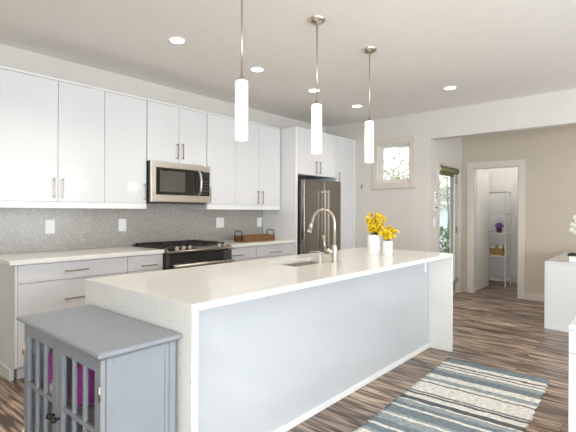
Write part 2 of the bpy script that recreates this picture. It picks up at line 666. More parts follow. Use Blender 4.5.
# ------------------------------------------------------------------ room shell
T = 0.14
struct('floor', MB().box(KX - T, RX + T, BY - T, 8.95, -0.12, 0.0), 'floor')
struct('ceiling', MB().box(KX - T, RX + T, BY - T, 8.95, CZ, CZ + 0.12), 'ceiling')
struct('wall_kitchen', MB().box(KX - T, KX, BY - T, WY + T, 0, CZ), 'wall')

# wall with the small window, running on as the header over the passage
WX0, WX1, WZ0, WZ1 = -3.276, -2.74, 1.739, 2.329
mb = MB()
mb.box(KX, WX0, WY, WY + T, 0, CZ)
mb.box(WX1, HX, WY, WY + T, 0, CZ)
mb.box(WX0, WX1, WY, WY + T, 0, WZ0)
mb.box(WX0, WX1, WY, WY + T, WZ1, CZ)
mb.box(HX, RX, WY, WY + T, 2.336, CZ)
struct('wall_window', mb, 'wall')
# passage wall with the glass door
GY0, GY1, GZ = 6.195, 7.035, 2.01
mb = MB()
mb.box(HX - T, HX, WY + T, GY0, 0, CZ)
mb.box(HX - T, HX, GY1, HY, 0, CZ)
mb.box(HX - T, HX, GY0, GY1, GZ, CZ)
struct('wall_passage', mb, 'wall')
# passage back wall with the closet opening
CX0, CX1, CDZ = -2.258, -1.592, 2.015
mb = MB()
mb.box(HX - T, CX0, HY, HY + 0.12, 0, CZ)
mb.box(CX1, RX, HY, HY + 0.12, 0, CZ)
mb.box(CX0, CX1, HY, HY + 0.12, CDZ, CZ)
struct('wall_passage_back', mb, 'hall')
# closet walls
mb = MB()
mb.box(CBX0 - 0.1, CBX0, HY + 0.12, CBY1, 0, CZ)
mb.box(CBX1, CBX1 + 0.1, HY + 0.12, CBY1, 0, CZ)
mb.box(CBX0 - 0.1, CBX1 + 0.1, CBY1, CBY1 + 0.1, 0, CZ)
struct('wall_closet', mb, 'closet')
struct('baseboard_closet', MB().box(CBX0, CBX1, CBY1 - 0.015, CBY1, 0, 0.11, 0.003).box(CBX1 - 0.015, CBX1, HY + 0.12, CBY1, 0, 0.11, 0.003), 'trim')
# living side wall with three windows, and the wall behind the camera with two
mb = MB()
wy = [(-1.85, 0.05), (0.55, 2.45), (2.95, 4.85)]
prev = BY
for a, b in wy:
    mb.box(RX, RX + T, prev, a, 0, CZ)
    mb.box(RX, RX + T, a, b, 0, 0.45)
    mb.box(RX, RX + T, a, b, 2.55, CZ)
    prev = b
mb.box(RX, RX + T, prev, 8.95, 0, CZ)
struct('wall_living', mb, 'wall')
mb = MB()
wx = [(-1.2, 0.8), (1.1, 3.1)]
prev = KX
for a, b in wx:
    mb.box(prev, a, BY - T, BY, 0, CZ)
    mb.box(a, b, BY - T, BY, 0, 0.55)
    mb.box(a, b, BY - T, BY, 2.45, CZ)
    prev = b
mb.box(prev, RX, BY - T, BY, 0, CZ)
struct('wall_rear', mb, 'wall')
struct('wall_shade_stub', MB().box(KX, -0.55, -0.84, -0.70, 0, CZ), 'wall')  # unseen stub wall added to shade the island end and grey cabinet front
k = 2
for a, b in wy:
    f = MB()
    for q in (a, (a + b) / 2 - 0.025, b - 0.05):
        f.box(RX + 0.03, RX + 0.09, q, q + 0.05, 0.45, 2.55)
    f.box(RX + 0.03, RX + 0.09, a, b, 0.45, 0.50).box(RX + 0.03, RX + 0.09, a, b, 2.50, 2.55)
    o = struct('window_%d' % k, f, 'trim')
    MB().box(RX + 0.055, RX + 0.06, a + 0.04, b - 0.04, 0.49, 2.51).build('pane', 'glass', o)
    k += 1
for a, b in wx:
    f = MB()
    for q in (a, (a + b) / 2 - 0.025, b - 0.05):
        f.box(q, q + 0.05, BY - 0.09, BY - 0.03, 0.55, 2.45)
    f.box(a, b, BY - 0.09, BY - 0.03, 0.55, 0.60).box(a, b, BY - 0.09, BY - 0.03, 2.40, 2.45)
    o = struct('window_%d' % k, f, 'trim')
    MB().box(a + 0.04, b - 0.04, BY - 0.06, BY - 0.055, 0.59, 2.41).build('pane', 'glass', o)
    k += 1
# baseboards
def bb(name, x0, x1, y0, y1, m='trim'):
    struct(name, MB().box(x0, x1, y0, y1, 0, 0.11, 0.004), m)
bb('baseboard_window', -3.64, HX, WY - 0.016, WY)
bb('baseboard_passage', HX, HX + 0.016, WY, GY0 - 0.085)
bb('baseboard_passage_back', CX1 + 0.09, RX, HY - 0.016, HY, 'warmtrim')
bb('baseboard_kitchen', KX, KX + 0.016, -0.70, 1.05)
# mosaic splashback on the kitchen wall
struct('trim_1', MB().box(KX, KX + 0.010, 1.06, 4.39, 0.90, 1.44), 'tile', 'grey mosaic tile splashback above the kitchen worktops')

# small window in the end wall
def casing_box(mb, lo, hi, z0, z1, w, axis, p0, p1, bottom=True):
    """frame boards around an opening; axis along which lo..hi runs"""
    def b(a0, a1, c0, c1):
        if axis == 'x':
            mb.box(a0, a1, p0, p1, c0, c1, 0.004)
        else:
            mb.box(p0, p1, a0, a1, c0, c1, 0.004)
    b(lo - w, lo, z0 - (w if bottom else 0), z1 + w)
    b(hi, hi + w, z0 - (w if bottom else 0), z1 + w)
    b(lo, hi, z1, z1 + w)
    if bottom:
        b(lo, hi, z0 - w, z0)
    return mb
mb = casing_box(MB(), WX0 + 0.0, WX1, WZ0, WZ1, 0.075, 'x', WY - 0.018, WY)
mb.box(WX0 - 0.095, WX1 + 0.095, WY - 0.03, WY, WZ0 - 0.085, WZ0 - 0.07, 0.004)
win = struct('window_1', mb, 'warmtrim')
f = MB()
casing_box(f, WX0 + 0.06, WX1 - 0.045, WZ0 + 0.06, WZ1 - 0.05, 0.045, 'x', WY + 0.06, WY + 0.11)
f.build('window_frame', 'trim', win)
j = MB()
j.box(WX0, WX0 + 0.012, WY, WY + T, WZ0, WZ1).box(WX1 - 0.012, WX1, WY, WY + T, WZ0, WZ1).box(WX0, WX1, WY, WY + T, WZ0, WZ0 + 0.012).box(WX0, WX1, WY, WY + T, WZ1 - 0.012, WZ1)
j.build('window_jamb', 'trim', win)
MB().box(WX0 + 0.05, WX1 - 0.04, WY + 0.083, WY + 0.087, WZ0 + 0.05, WZ1 - 0.04).build('pane', 'glass', win)

# glass door on the passage wall
mb = casing_box(MB(), GY0, GY1, 0, GZ, 0.075, 'y', HX, HX + 0.018, bottom=False)
mb.box(HX - T, HX, GY0, GY0 + 0.015, 0, GZ).box(HX - T, HX, GY1 - 0.015, GY1, 0, GZ).box(HX - T, HX, GY0, GY1, GZ - 0.015, GZ)
d1 = struct('door_1', mb, 'warmtrim')
lf = MB()
x0, x1 = HX - 0.095, HX - 0.05
casing_box(lf, GY0 + 0.10, GY1 - 0.10, 0.20, GZ - 0.10, 0.084, 'y', x0, x1)
lf.box(x0, x1, GY0 + 0.016, GY1 - 0.016, 0.02, 0.14)
lo = lf.build('door_leaf', 'doorgrey', d1)
MB().box(x0 + 0.02, x0 + 0.025, GY0 + 0.10, GY1 - 0.09, 0.19, GZ - 0.09).build('pane', 'glass', lo)
MB().box(x1, x1 + 0.02, GY1 - 0.098, GY1 - 0.078, 0.20, GZ - 0.10, 0.003).build('glazing_bead', 'trim', lo)
for z in (0.22, 1.02, 1.80):
    MB().box(HX - 0.055, HX + 0.004, GY1 - 0.028, GY1 - 0.014, z - 0.045, z + 0.045, 0.002).cyl((HX - 0.04, GY1 - 0.035, z - 0.045), (HX - 0.04, GY1 - 0.035, z + 0.045), 0.007, seg=10).build('hinge', 'nickel', d1)
MB().cyl((x1, GY0 + 0.07, 1.0), (x1 + 0.05, GY0 + 0.07, 1.0), 0.012).box(x1 + 0.04, x1 + 0.055, GY0 + 0.06, GY0 + 0.17, 0.992, 1.008, 0.003).build('door_handle', 'nickel', lo)
MB().box(HX - T, HX + 0.01, GY0, GY1, 0, 0.018, 0.004).build('threshold', 'steel2', d1)
# rolled olive blind fixed at the top of the glass door
t = thing('roller_blind', (HX - 0.02, (GY0 + GY1) / 2, 1.90), 'rolled up olive green blind at the top of the glass door', 'blind')
MB().cyl((HX - 0.015, GY0 + 0.04, 1.945), (HX - 0.015, GY1 - 0.05, 1.945), 0.040, seg=24).build('blind_roll', 'shade', t)
MB().box(HX - 0.045, HX - 0.040, GY0 + 0.06, GY1 - 0.07, 1.86, 1.935).build('blind_hem', 'shade', t)
for y in (GY0 + 0.028, GY1 - 0.048):
    MB().cyl((HX - 0.015, y, 1.945), (HX - 0.015, y + 0.014, 1.945), 0.034, seg=24).build('end_cap', 'plate', t)

# closet door: casing, jamb and the leaf standing open into the closet
mb = casing_box(MB(), CX0, CX1, 0, CDZ, 0.09, 'x', HY - 0.018, HY, bottom=False)
mb.box(CX0, CX0 + 0.015, HY, HY + 0.12, 0, CDZ).box(CX1 - 0.015, CX1, HY, HY + 0.12, 0, CDZ).box(CX0, CX1, HY, HY + 0.12, CDZ - 0.015, CDZ)
d2 = struct('door_2', mb, 'warmtrim')
lf = MB().box(CX0 - 0.030, CX0 + 0.005, HY + 0.19, HY + 0.85, 0.012, CDZ - 0.02, 0.003)
lo = lf.build('door_leaf', 'trim', d2)
for z in (0.22, 1.02, 1.82):
    MB().box(CX0 + 0.0005, CX0 + 0.005, HY + 0.115, HY + 0.20, z - 0.05, z + 0.05, 0.001).cyl((CX0 + 0.010, HY + 0.135, z - 0.05), (CX0 + 0.010, HY + 0.135, z + 0.05), 0.008, seg=10).build('hinge', 'steel2', d2)
MB().cyl((CX0 + 0.005, HY + 0.79, 0.96), (CX0 + 0.058, HY + 0.79, 0.96), 0.011).box(CX0 + 0.048, CX0 + 0.062, HY + 0.68, HY + 0.80, 0.952, 0.968, 0.003).build('door_handle', 'nickel', lo)

# ------------------------------------------------------------------ kitchen wall cabinets
UX = -3.915
def handle(parent, p, length, axis, out='x'):
    """bar pull with two posts standing off a front that faces +x; p is the middle of the bar's foot on the front"""
    mb = MB()
    x, y, z = p
    st = 0.028
    h = length / 2
    if axis == 'z':
        mb.box(x + st - 0.005, x + st + 0.005, y - 0.0045, y + 0.0045, z - h, z + h, 0.002)
        for s in (-1, 1):
            mb.box(x, x + st, y - 0.005, y + 0.005, z + s * (h - 0.012) - 0.005, z + s * (h - 0.012) + 0.005, 0.001)
    else:
        mb.box(x + st - 0.005, x + st + 0.005, y - h, y + h, z - 0.005, z + 0.005, 0.002)
        for s in (-1, 1):
            mb.box(x, x + st, y + s * (h - 0.012) - 0.005, y + s * (h - 0.012) + 0.005, z - 0.005, z + 0.005, 0.001)
    return mb.build('handle', 'pull', parent)

def front(root, name, xf, y0, y1, z0, z1, hy=None, hz=None, hl=0.17, axis='z', m='gloss'):
    g = 0.0018
    d = MB().box(xf - 0.020, xf, y0 + g, y1 - g, z0 + g, z1 - g, 0.0015, 1).build(name, m, root)
    if hy is not None:
        handle(d, (xf, hy, hz), hl, axis)
    return d

UZ1 = 2.420
def upper(name, y0, y1, z0, doors, label, rail=True):
    t = thing(name, (KX + 0.17, (y0 + y1) / 2, z0), label, 'cabinet', None)
    MB().box(KX + 0.012, UX - 0.022, y0, y1, z0, UZ1).build('carcass', 'carcass', t)
    MB().box(KX + 0.012, UX, y0, y1, UZ1, UZ1 + 0.018, 0.002, 1).build('top_trim', 'rail', t)
    if rail:
        MB().box(UX - 0.02, UX, y0, y1, z0 - 0.055, z0 - 0.001, 0.002, 1).box(KX + 0.012, UX - 0.02, y0, y0 + 0.018, z0 - 0.055, z0 - 0.001).box(KX + 0.012, UX - 0.02, y1 - 0.018, y1, z0 - 0.055, z0 - 0.001).build('light_rail', 'rail', t)
    for (a, b, hy, hz) in doors:
        front(t, 'door', UX, a, b, z0, UZ1 - 0.002, hy, hz)
    return t
RZ = 1.376
upper('wall_cabinet', 1.066, 1.911, RZ, [(1.066, 1.501, 1.466, 1.496), (1.501, 1.911, 1.535, 1.496)],
      'glossy white two-door wall cabinet at the outer end of the row, farthest from the fridge')
upper('wall_cabinet', 1.911, 2.346, RZ, [(1.911, 2.346, 2.316, 1.493)],
      'glossy white single-door wall cabinet with its handle beside the microwave')
upper('wall_cabinet', 2.352, 3.108, 1.813, [(2.352, 2.734, 2.705, 1.939), (2.734, 3.108, 2.772, 1.944)],
      'short glossy white two-door wall cabinet directly above the microwave', rail=False)
upper('wall_cabinet', 3.114, 3.555, RZ, [(3.114, 3.555, 3.146, 1.49)],
      'glossy white single-door wall cabinet just past the microwave, above the range end of the worktop')
upper('wall_cabinet', 3.555, 4.366, RZ, [(3.555, 3.964, 3.930, 1.482), (3.964, 4.366, 4.014, 1.482)],
      'glossy white two-door wall cabinet above the wooden tray, next to the fridge panel')
# finished end of the row
# ------------------------------------------------------------------ tall units
TX = -3.651
tag(MB().box(KX + 0.012, TX, 4.385, 4.428, 0, UZ1 + 0.018, 0.002, 1).build('end_panel', 'rail'), 'tall flat white panel between the worktop and the steel fridge', 'panel')
t = thing('fridge_cabinet', (KX + 0.3, 4.88, 1.806), 'glossy white two-door cabinet directly above the steel fridge', 'cabinet')
MB().box(KX + 0.012, TX - 0.022, 4.431, 5.324, 1.806, UZ1).build('carcass', 'carcass', t)
MB().box(KX + 0.012, TX, 4.431, 5.324, UZ1, UZ1 + 0.018, 0.002, 1).build('top_trim', 'rail', t)
front(t, 'door', TX, 4.431, 4.865, 1.806, UZ1, 4.820, 1.92, 0.17)
front(t, 'door', TX, 4.865, 5.324, 1.806, UZ1, 4.908, 1.92, 0.17)
t = thing('pantry_cabinet', (KX + 0.3, 5.6, 0), 'tall glossy white pantry cupboard between the fridge and the window wall', 'cabinet')
MB().box(KX + 0.012, TX - 0.022, 5.328, 5.800, 0.10, UZ1).box(KX + 0.012, TX - 0.07, 5.328, 5.800, 0, 0.10).box(KX + 0.012, TX - 0.004, 5.802, 5.888, 0, UZ1).build('carcass', 'carcass', t)
MB().box(KX + 0.012, TX, 5.328, 5.888, UZ1, UZ1 + 0.018, 0.002, 1).build('top_trim', 'rail', t)
front(t, 'door', TX, 5.330, 5.800, 1.662, UZ1, 5.392, 1.81, 0.17)
front(t, 'door', TX, 5.330, 5.800, 0.105, 1.662, 5.392, 1.50, 0.17)

# fridge
FX = -3.551
t = thing('refrigerator', (KX + 0.35, 4.88, 0), 'stainless steel french-door fridge with tall bar handles', 'fridge')
MB().box(KX + 0.06, FX - 0.075, 4.445, 5.312, 0.02, 1.715, 0.004).build('body', 'darksteel', t)
for (a, b, hy) in ((4.445, 4.890, 4.850), (4.894, 5.312, 4.932)):
    d = MB().box(FX - 0.07, FX, a, b, 0.66, 1.728, 0.008, 3).build('door', 'steel', t)
    mb = MB().box(FX + 0.040, FX + 0.058, hy - 0.012, hy + 0.012, 0.79, 1.605, 0.005)
    for z in (0.82, 1.575):
        mb.box(FX, FX + 0.045, hy - 0.009, hy + 0.009, z - 0.012, z + 0.012, 0.003)
    mb.build('handle', 'steel2', d)
    yy = a + 0.03 if hy < 4.89 else b - 0.03
    MB().box(FX - 0.11, FX - 0.02, yy - 0.025, yy + 0.025, 1.716, 1.745, 0.003).build('hinge_cover', 'darksteel', t)
d = MB().box(FX - 0.07, FX, 4.445, 5.312, 0.06, 0.65, 0.008, 3).build('freezer_drawer', 'steel', t)
mb = MB().box(FX + 0.040, FX + 0.058, 4.53, 5.23, 0.565, 0.589, 0.005)
for y in (4.56, 5.20):
    mb.box(FX, FX + 0.045, y - 0.012, y + 0.012, 0.568, 0.586, 0.003)
mb.build('handle', 'steel2', d)

# microwave
MX = -3.84
t = thing('microwave', (KX + 0.21, 2.73, 1.384), 'stainless over-the-range microwave with dark glass door and curved handle', 'microwave')
A0, A1 = 2.353, 3.106
MB().box(KX + 0.012, MX - 0.03, A0, A1, 1.392, 1.808, 0.003).build('body', 'black', t)
MB().box(MX - 0.03, MX, A0 + 0.002, A1 - 0.002, 1.745, 1.807, 0.003).build('top_band', 'steel2', t)
MB().box(MX - 0.03, MX, A0 + 0.002, A1 - 0.002, 1.395, 1.468, 0.003).build('bottom_band', 'steel2', t)
dr = MB().box(MX - 0.028, MX, A0 + 0.002, A0 + 0.055, 1.4685, 1.7445, 0.002).build('door_frame', 'steel2', t)
MB().box(MX - 0.028, MX - 0.004, A0 + 0.056, 2.90, 1.47, 1.743, 0.002).build('door_glass', 'blackglass', dr)
MB().box(MX - 0.0035, MX - 0.001, A0 + 0.10, 2.76, 1.50, 1.715, 0.001).build('window_mesh', 'meshglass', dr)
cp = MB().box(MX - 0.028, MX - 0.002, 2.904, A1 - 0.012, 1.47, 1.743, 0.002).build('control_panel', 'blackglass', t)
MB().box(MX - 0.002, MX - 0.0005, 2.985, 3.075, 1.69, 1.72).build('display', mat('dark_display', (0.02, 0.03, 0.035), 0.1), cp)
for r in range(4):
    for c in range(3):
        MB().box(MX - 0.002, MX - 0.0005, 2.985 + c * 0.032, 3.007 + c * 0.032, 1.52 + r * 0.034, 1.537 + r * 0.034).build('button', 'darksteel', cp)
hy = 2.930
MB().tube([(MX, hy, 1.738), (MX + 0.02, hy, 1.734), (MX + 0.043, hy, 1.70), (MX + 0.055, hy, 1.645), (MX + 0.057, hy, 1.60), (MX + 0.052, hy, 1.545), (MX + 0.037, hy, 1.50), (MX + 0.015, hy, 1.477), (MX, hy, 1.474)], 0.012, 12).build('handle', 'steel2', dr)
MB().box(KX + 0.05, MX - 0.05, A0 + 0.05, A1 - 0.05, 1.380, 1.3915).build('vent_grille', 'darksteel', t)

# ------------------------------------------------------------------ base units and worktop
BX = -3.661
def base_unit(y0, y1, drawers, label, endpanel=False):
    t = thing('base_cabinet', (KX + 0.3, (y0 + y1) / 2, 0), label, 'cabinet')
    MB().box(KX + 0.012, BX - 0.022, y0, y1, 0.10, 0.886).build('carcass', 'carcass', t)
    MB().box(KX + 0.012, BX - 0.07, y0 + (0.0 if not endpanel else 0.02), y1, 0, 0.10).build('plinth', 'carcass', t)
    if endpanel:
        mb = MB().prism([(KX + 0.012, 0.0), (BX - 0.065, 0.0), (BX - 0.065, 0.105), (BX, 0.105), (BX, 0.886), (KX + 0.012, 0.886)], 'y', y0 - 0.018, y0 - 0.001)
        mb.build('side_panel', 'carcass', t)
        MB().box(KX + 0.012, BX - 0.06, y0 - 0.032, y0 - 0.018, 0, 0.085, 0.003).build('base_strip', 'rail', t)
    for (z0, z1, hy, hz, hl) in drawers:
        front(t, 'drawer', BX, y0, y1, z0, z1, hy, hz, hl, 'y')
    return t
base_unit(1.118, 2.004, [(0.741, 0.882, 1.549, 0.809, 0.19), (0.489, 0.739, 1.549, 0.582, 0.19), (0.11, 0.487, 1.549, 0.33, 0.19)],
          'wide white three-drawer base cabinet at the open end of the worktop', True)
base_unit(2.006, 2.376, [(0.741, 0.882, 2.217, 0.787, 0.16), (0.489, 0.739, 2.19, 0.582, 0.16), (0.11, 0.487, 2.19, 0.33, 0.16)],
          'narrow white drawer base cabinet tucked against the near side of the range')
base_unit(3.196, 3.66, [(0.741, 0.882, 3.345, 0.797, 0.17), (0.489, 0.739, 3.43, 0.60, 0.17), (0.11, 0.487, 3.43, 0.33, 0.17)],
          'narrow white drawer base cabinet on the fridge side of the range')
base_unit(3.662, 4.383, [(0.741, 0.882, 3.992, 0.791, 0.19), (0.489, 0.739, 4.02, 0.60, 0.19), (0.11, 0.487, 4.02, 0.33, 0.19)],
          'white drawer base cabinet below the wooden tray, against the fridge panel')
tag(MB().box(KX + 0.011, -3.636, 1.058, 2.376, 0.889, 0.924, 0.003).build('worktop', 'quartz'), 'pale quartz worktop over the drawers on the open side of the range', 'worktop')
tag(MB().box(KX + 0.011, -3.636, 3.196, 4.383, 0.889, 0.924, 0.003).build('worktop', 'quartz'), 'pale quartz worktop under the wooden tray, between range and fridge panel', 'worktop')

# range
t = thing('kitchen_range', (KX + 0.35, 2.787, 0), 'stainless and black slide-in gas range with front knobs', 'stove')
RY0, RY1 = 2.382, 3.190
MB().box(KX + 0.02, -3.628, RY0, RY1, 0.03, 0.925, 0.003).build('body', 'black', t)
MB().box(KX + 0.02, -3.643, RY0 - 0.002, RY1 + 0.002, 0.926, 0.936, 0.003).build('cooktop', 'black', t)
mb = MB()
for (a, b) in ((RY0 + 0.02, RY0 + 0.285), (RY0 + 0.295, RY1 - 0.295), (RY1 - 0.285, RY1 - 0.02)):
    x0, x1 = KX + 0.05, -3.673
    g = MB()
    g.box(x0, x1, a, a + 0.014, 0.944, 0.957, 0.003).box(x0, x1, b - 0.014, b, 0.944, 0.957, 0.003)
    g.box(x0, x0 + 0.014, a, b, 0.944, 0.957, 0.003).box(x1 - 0.014, x1, a, b, 0.944, 0.957, 0.003)
    for q in (0.25, 0.5, 0.75):
        xx = x0 + (x1 - x0) * q
        g.box(xx - 0.006, xx + 0.006, a, b, 0.945, 0.957, 0.002)
    g.box(x0, x1, (a + b) / 2 - 0.006, (a + b) / 2 + 0.006, 0.945, 0.957, 0.002)
    for px in (x0, x1 - 0.014):
        for py in (a, b - 0.014):
            g.box(px, px + 0.014, py, py + 0.014, 0.936, 0.946)
    g.build('grate', 'iron', t)
for bx in (-4.10, -3.82):
    for by in (RY0 + 0.15, RY1 - 0.15):
        MB().lathe((bx, by, 0.936), [(0, 0.008), (0.035, 0.010), (0.042, 0.006), (0.046, 0)], 24).build('burner', 'iron', t)
MB().prism([(-3.642, 0.938), (-3.612, 0.932), (-3.556, 0.910), (-3.552, 0.905), (-3.552, 0.890), (-3.628, 0.884), (-3.642, 0.884)], 'y', RY0, RY1).build('control_panel', 'steel', t)
nrm = Vector((0.42, 0, 0.9)).normalized()
for ky in (2.482, 2.56, 2.635, 3.02, 3.098):
    c = Vector((-3.588, ky, 0.922))
    k = MB().cyl(c, c + nrm * 0.012, 0.020, seg=20).cyl(c + nrm * 0.012, c + nrm * 0.034, 0.016, 0.014, seg=20).build('knob', 'steel2', t)
    MB().cyl(c + nrm * 0.0335, c + nrm * 0.036, 0.009, seg=16).build('knob_cap', 'darksteel', k)
od = MB().box(-3.628, -3.568, RY0 + 0.004, RY1 - 0.004, 0.20, 0.880, 0.004).build('oven_door', 'blackglass', t)
MB().cyl((-3.513, RY0 + 0.03, 0.765), (-3.513, RY1 - 0.03, 0.765), 0.016, seg=16).build('handle', 'steel2', od)
for y in (RY0 + 0.06, RY1 - 0.06):
    MB().box(-3.568, -3.513, y - 0.012, y + 0.012, 0.755, 0.775, 0.003).build('handle_bracket', 'steel2', od)
MB().box(-3.570, -3.565, RY0 + 0.004, RY1 - 0.004, 0.20, 0.30, 0.002).build('lower_trim', 'steel', od)
d = MB().box(-3.628, -3.578, RY0 + 0.004, RY1 - 0.004, 0.05, 0.19, 0.004).build('warming_drawer', 'steel', t)

# outlets on the splashback
t = thing('wall_outlet', (KX + 0.010, 1.564, 1.085), 'white double outlet plate on the tiles, farthest from the microwave', 'outlet')
def outlet_parts(t, y, z, w):
    p = MB().box(KX + 0.010, KX + 0.016, y - w, y + w, z - 0.065, z + 0.065, 0.002).build('cover_plate', 'plate', t)
    for s in ((-0.023, 0.023) if w > 0.05 else (0,)):
        MB().box(KX + 0.0155, KX + 0.018, y + s - 0.0165, y + s + 0.0165, z - 0.034, z + 0.034, 0.001).build('socket_insert', 'plate', p)
        for a in (0.015, -0.015):
            MB().box(KX + 0.0175, KX + 0.0186, y + s - 0.006, y + s + 0.006, z + a - 0.005, z + a + 0.005).build('slot', 'plate', p)
outlet_parts(t, 1.564, 1.150, 0.043)
for y, z, w, lab in ((2.273, 1.151, 0.043, 'white outlet plate on the tiles just left of the microwave and range'),
                     (3.600, 1.155, 0.064, 'white double outlet plate on the tiles between the range and the tray'),
                     (4.318, 1.148, 0.046, 'white outlet plate on the tiles above the tray, beside the fridge panel')):
    t = thing('wall_outlet', (KX + 0.010, y, z), lab, 'outlet')
    outlet_parts(t, y, z, w)

# wooden tray
t = thing('serving_tray', (-3.88, 3.85, 0.924), 'rustic brown wooden tray with black metal end handles on the worktop', 'tray')
ty0, ty1, tx0, tx1 = 3.57, 4.135, -3.965, -3.79
mb = MB().box(tx0, tx1, ty0, ty1, 0.9245, 0.936, 0.002)
mb.box(tx0, tx0 + 0.016, ty0, ty1, 0.936, 0.999, 0.003).box(tx1 - 0.016, tx1, ty0, ty1, 0.936, 0.999, 0.003)
mb.box(tx0, tx1, ty0, ty0 + 0.016, 0.936, 0.999, 0.003).box(tx0, tx1, ty1 - 0.016, ty1, 0.936, 0.999, 0.003)
mb.build('tray_body', 'wood', t)
for y in (ty0 - 0.004, ty1 + 0.004):
    xm = (tx0 + tx1) / 2
    pts = [(xm - 0.06, y, 0.96), (xm - 0.06, y, 1.045), (xm - 0.05, y, 1.06), (xm + 0.05, y, 1.06), (xm + 0.06, y, 1.045), (xm + 0.06, y, 0.96)]
    MB().tube(pts, 0.006, 8).build('handle', 'iron', t)

# ------------------------------------------------------------------ island
IX0, IX1, IY0, IY1 = -2.436, -1.451, 1.079, 4.050
t = thing('island_cabinet', (-2.05, 2.56, 0), 'white kitchen island base with a glossy pale grey back panel', 'island')
SX0, SX1, SY0, SY1 = -2.215, -1.915, 2.30, 2.86
LEG = 0.032
mb = MB()
mb.box(IX0 + 0.03, -1.688, IY0 + LEG + 0.002, SY0 - 0.03, 0.09, 0.882).box(IX0 + 0.03, -1.688, SY1 + 0.03, IY1 - LEG - 0.002, 0.09, 0.882)
mb.box(IX0 + 0.03, -1.688, SY0 - 0.03, SY1 + 0.03, 0.09, 0.66).box(SX1 + 0.03, -1.688, SY0 - 0.03, SY1 + 0.03, 0.66, 0.882).box(IX0 + 0.03, SX0 - 0.03, SY0 - 0.03, SY1 + 0.03, 0.66, 0.882)
mb.box(IX0 + 0.09, -1.688, IY0 + LEG + 0.002, IY1 - LEG - 0.002, 0, 0.09)
mb.build('carcass', 'carcass', t)
MB().box(-1.687, -1.671, IY0 + LEG + 0.002, IY1 - LEG - 0.002, 0.03, 0.882).build('back_panel', 'panel', t)
MB().box(-1.6705, -1.656, IY0 + LEG + 0.002, IY1 - LEG - 0.002, 0.0, 0.042, 0.003).build('base_strip', 'rail', t)
MB().box(-1.6705, -1.655, 3.890, 3.930, 0.735, 0.884, 0.002).box(-1.6705, -1.56, 3.885, 3.925, 0.876, 0.884, 0.002).build('top_bracket', 'rail', t)
yy = IY0 + LEG + 0.004
w = (IY1 - IY0 - 2 * LEG - 0.008) / 5
for k in range(5):
    d = MB().box(IX0 + 0.008, IX0 + 0.028, yy + k * w + 0.002, yy + (k + 1) * w - 0.002, 0.095, 0.876, 0.0015, 1).build('door', 'gloss', t)
    MB().box(IX0 - 0.026, IX0 - 0.014, yy + k * w + 0.05, yy + k * w + 0.062, 0.65, 0.82, 0.002).box(IX0 - 0.016, IX0 + 0.008, yy + k * w + 0.051, yy + k * w + 0.061, 0.66, 0.67).box(IX0 - 0.016, IX0 + 0.008, yy + k * w + 0.051, yy + k * w + 0.061, 0.80, 0.81).build('handle', 'nickel', d)

t = thing('island_worktop', ((IX0 + IX1) / 2, (IY0 + IY1) / 2, 0), 'white quartz island top with waterfall ends down to the floor', 'worktop')
z0, z1 = 0.885, 0.915
mb = MB()
bm = mb.bm
# slab with the sink cut-out, as a grid of blocks welded into one face set
xs, ys = [IX0, SX0, SX1, IX1], [IY0, SY0, SY1, IY1]
vt = {}
for i, x in enumerate(xs):
    for j_, y in enumerate(ys):
        for k_, z in enumerate((z0, z1)):
            vt[i, j_, k_] = bm.verts.new((x, y, z))
for i in range(3):
    for j_ in range(3):
        if (i, j_) == (1, 1):
            continue
        bm.faces.new((vt[i, j_, 1], vt[i + 1, j_, 1], vt[i + 1, j_ + 1, 1], vt[i, j_ + 1, 1]))
        bm.faces.new((vt[i, j_ + 1, 0], vt[i + 1, j_ + 1, 0], vt[i + 1, j_, 0], vt[i, j_, 0]))
for i in range(3):
    bm.faces.new((vt[i, 0, 0], vt[i + 1, 0, 0], vt[i + 1, 0, 1], vt[i, 0, 1]))
    bm.faces.new((vt[i, 3, 1], vt[i + 1, 3, 1], vt[i + 1, 3, 0], vt[i, 3, 0]))
    bm.faces.new((vt[0, i, 1], vt[0, i + 1, 1], vt[0, i + 1, 0], vt[0, i, 0]))
    bm.faces.new((vt[3, i, 0], vt[3, i + 1, 0], vt[3, i + 1, 1], vt[3, i, 1]))
for a, b in (((1, 1), (2, 1)), ((2, 1), (2, 2)), ((2, 2), (1, 2)), ((1, 2), (1, 1))):
    bm.faces.new((vt[a + (0,)], vt[b + (0,)], vt[b + (1,)], vt[a + (1,)]))
mb.build('slab', 'quartz', t)
MB().box(IX0, IX1, IY0, IY0 + LEG, 0, z0 - 0.0005, 0.0).build('waterfall_end', 'quartz', t)
MB().box(IX0, IX1, IY1 - LEG, IY1, 0, z0 - 0.0005, 0.0).build('waterfall_end', 'quartz', t)

# sink
t = thing('sink', ((SX0 + SX1) / 2, (SY0 + SY1) / 2, 0.68), 'undermounted stainless sink basin in the white island top', 'sink')
a, b, c, d = SX0 - 0.008, SX1 + 0.008, SY0 - 0.008, SY1 + 0.008
mb = MB().box(a, b, c, d, 0.68, 0.69)
mb.box(a - 0.008, a, c, d, 0.68, 0.8835).box(b, b + 0.008, c, d, 0.68, 0.8835).box(a - 0.008, b + 0.008, c - 0.008, c, 0.68, 0.8835).box(a - 0.008, b + 0.008, d, d + 0.008, 0.68, 0.8835)
mb.build('basin', 'satin', t)
MB().lathe(((a + b) / 2, (c + d) / 2, 0.69), [(0, 0.002), (0.03, 0.002), (0.042, 0.004), (0.044, 0)], 24).build('drain', 'steel2', t)

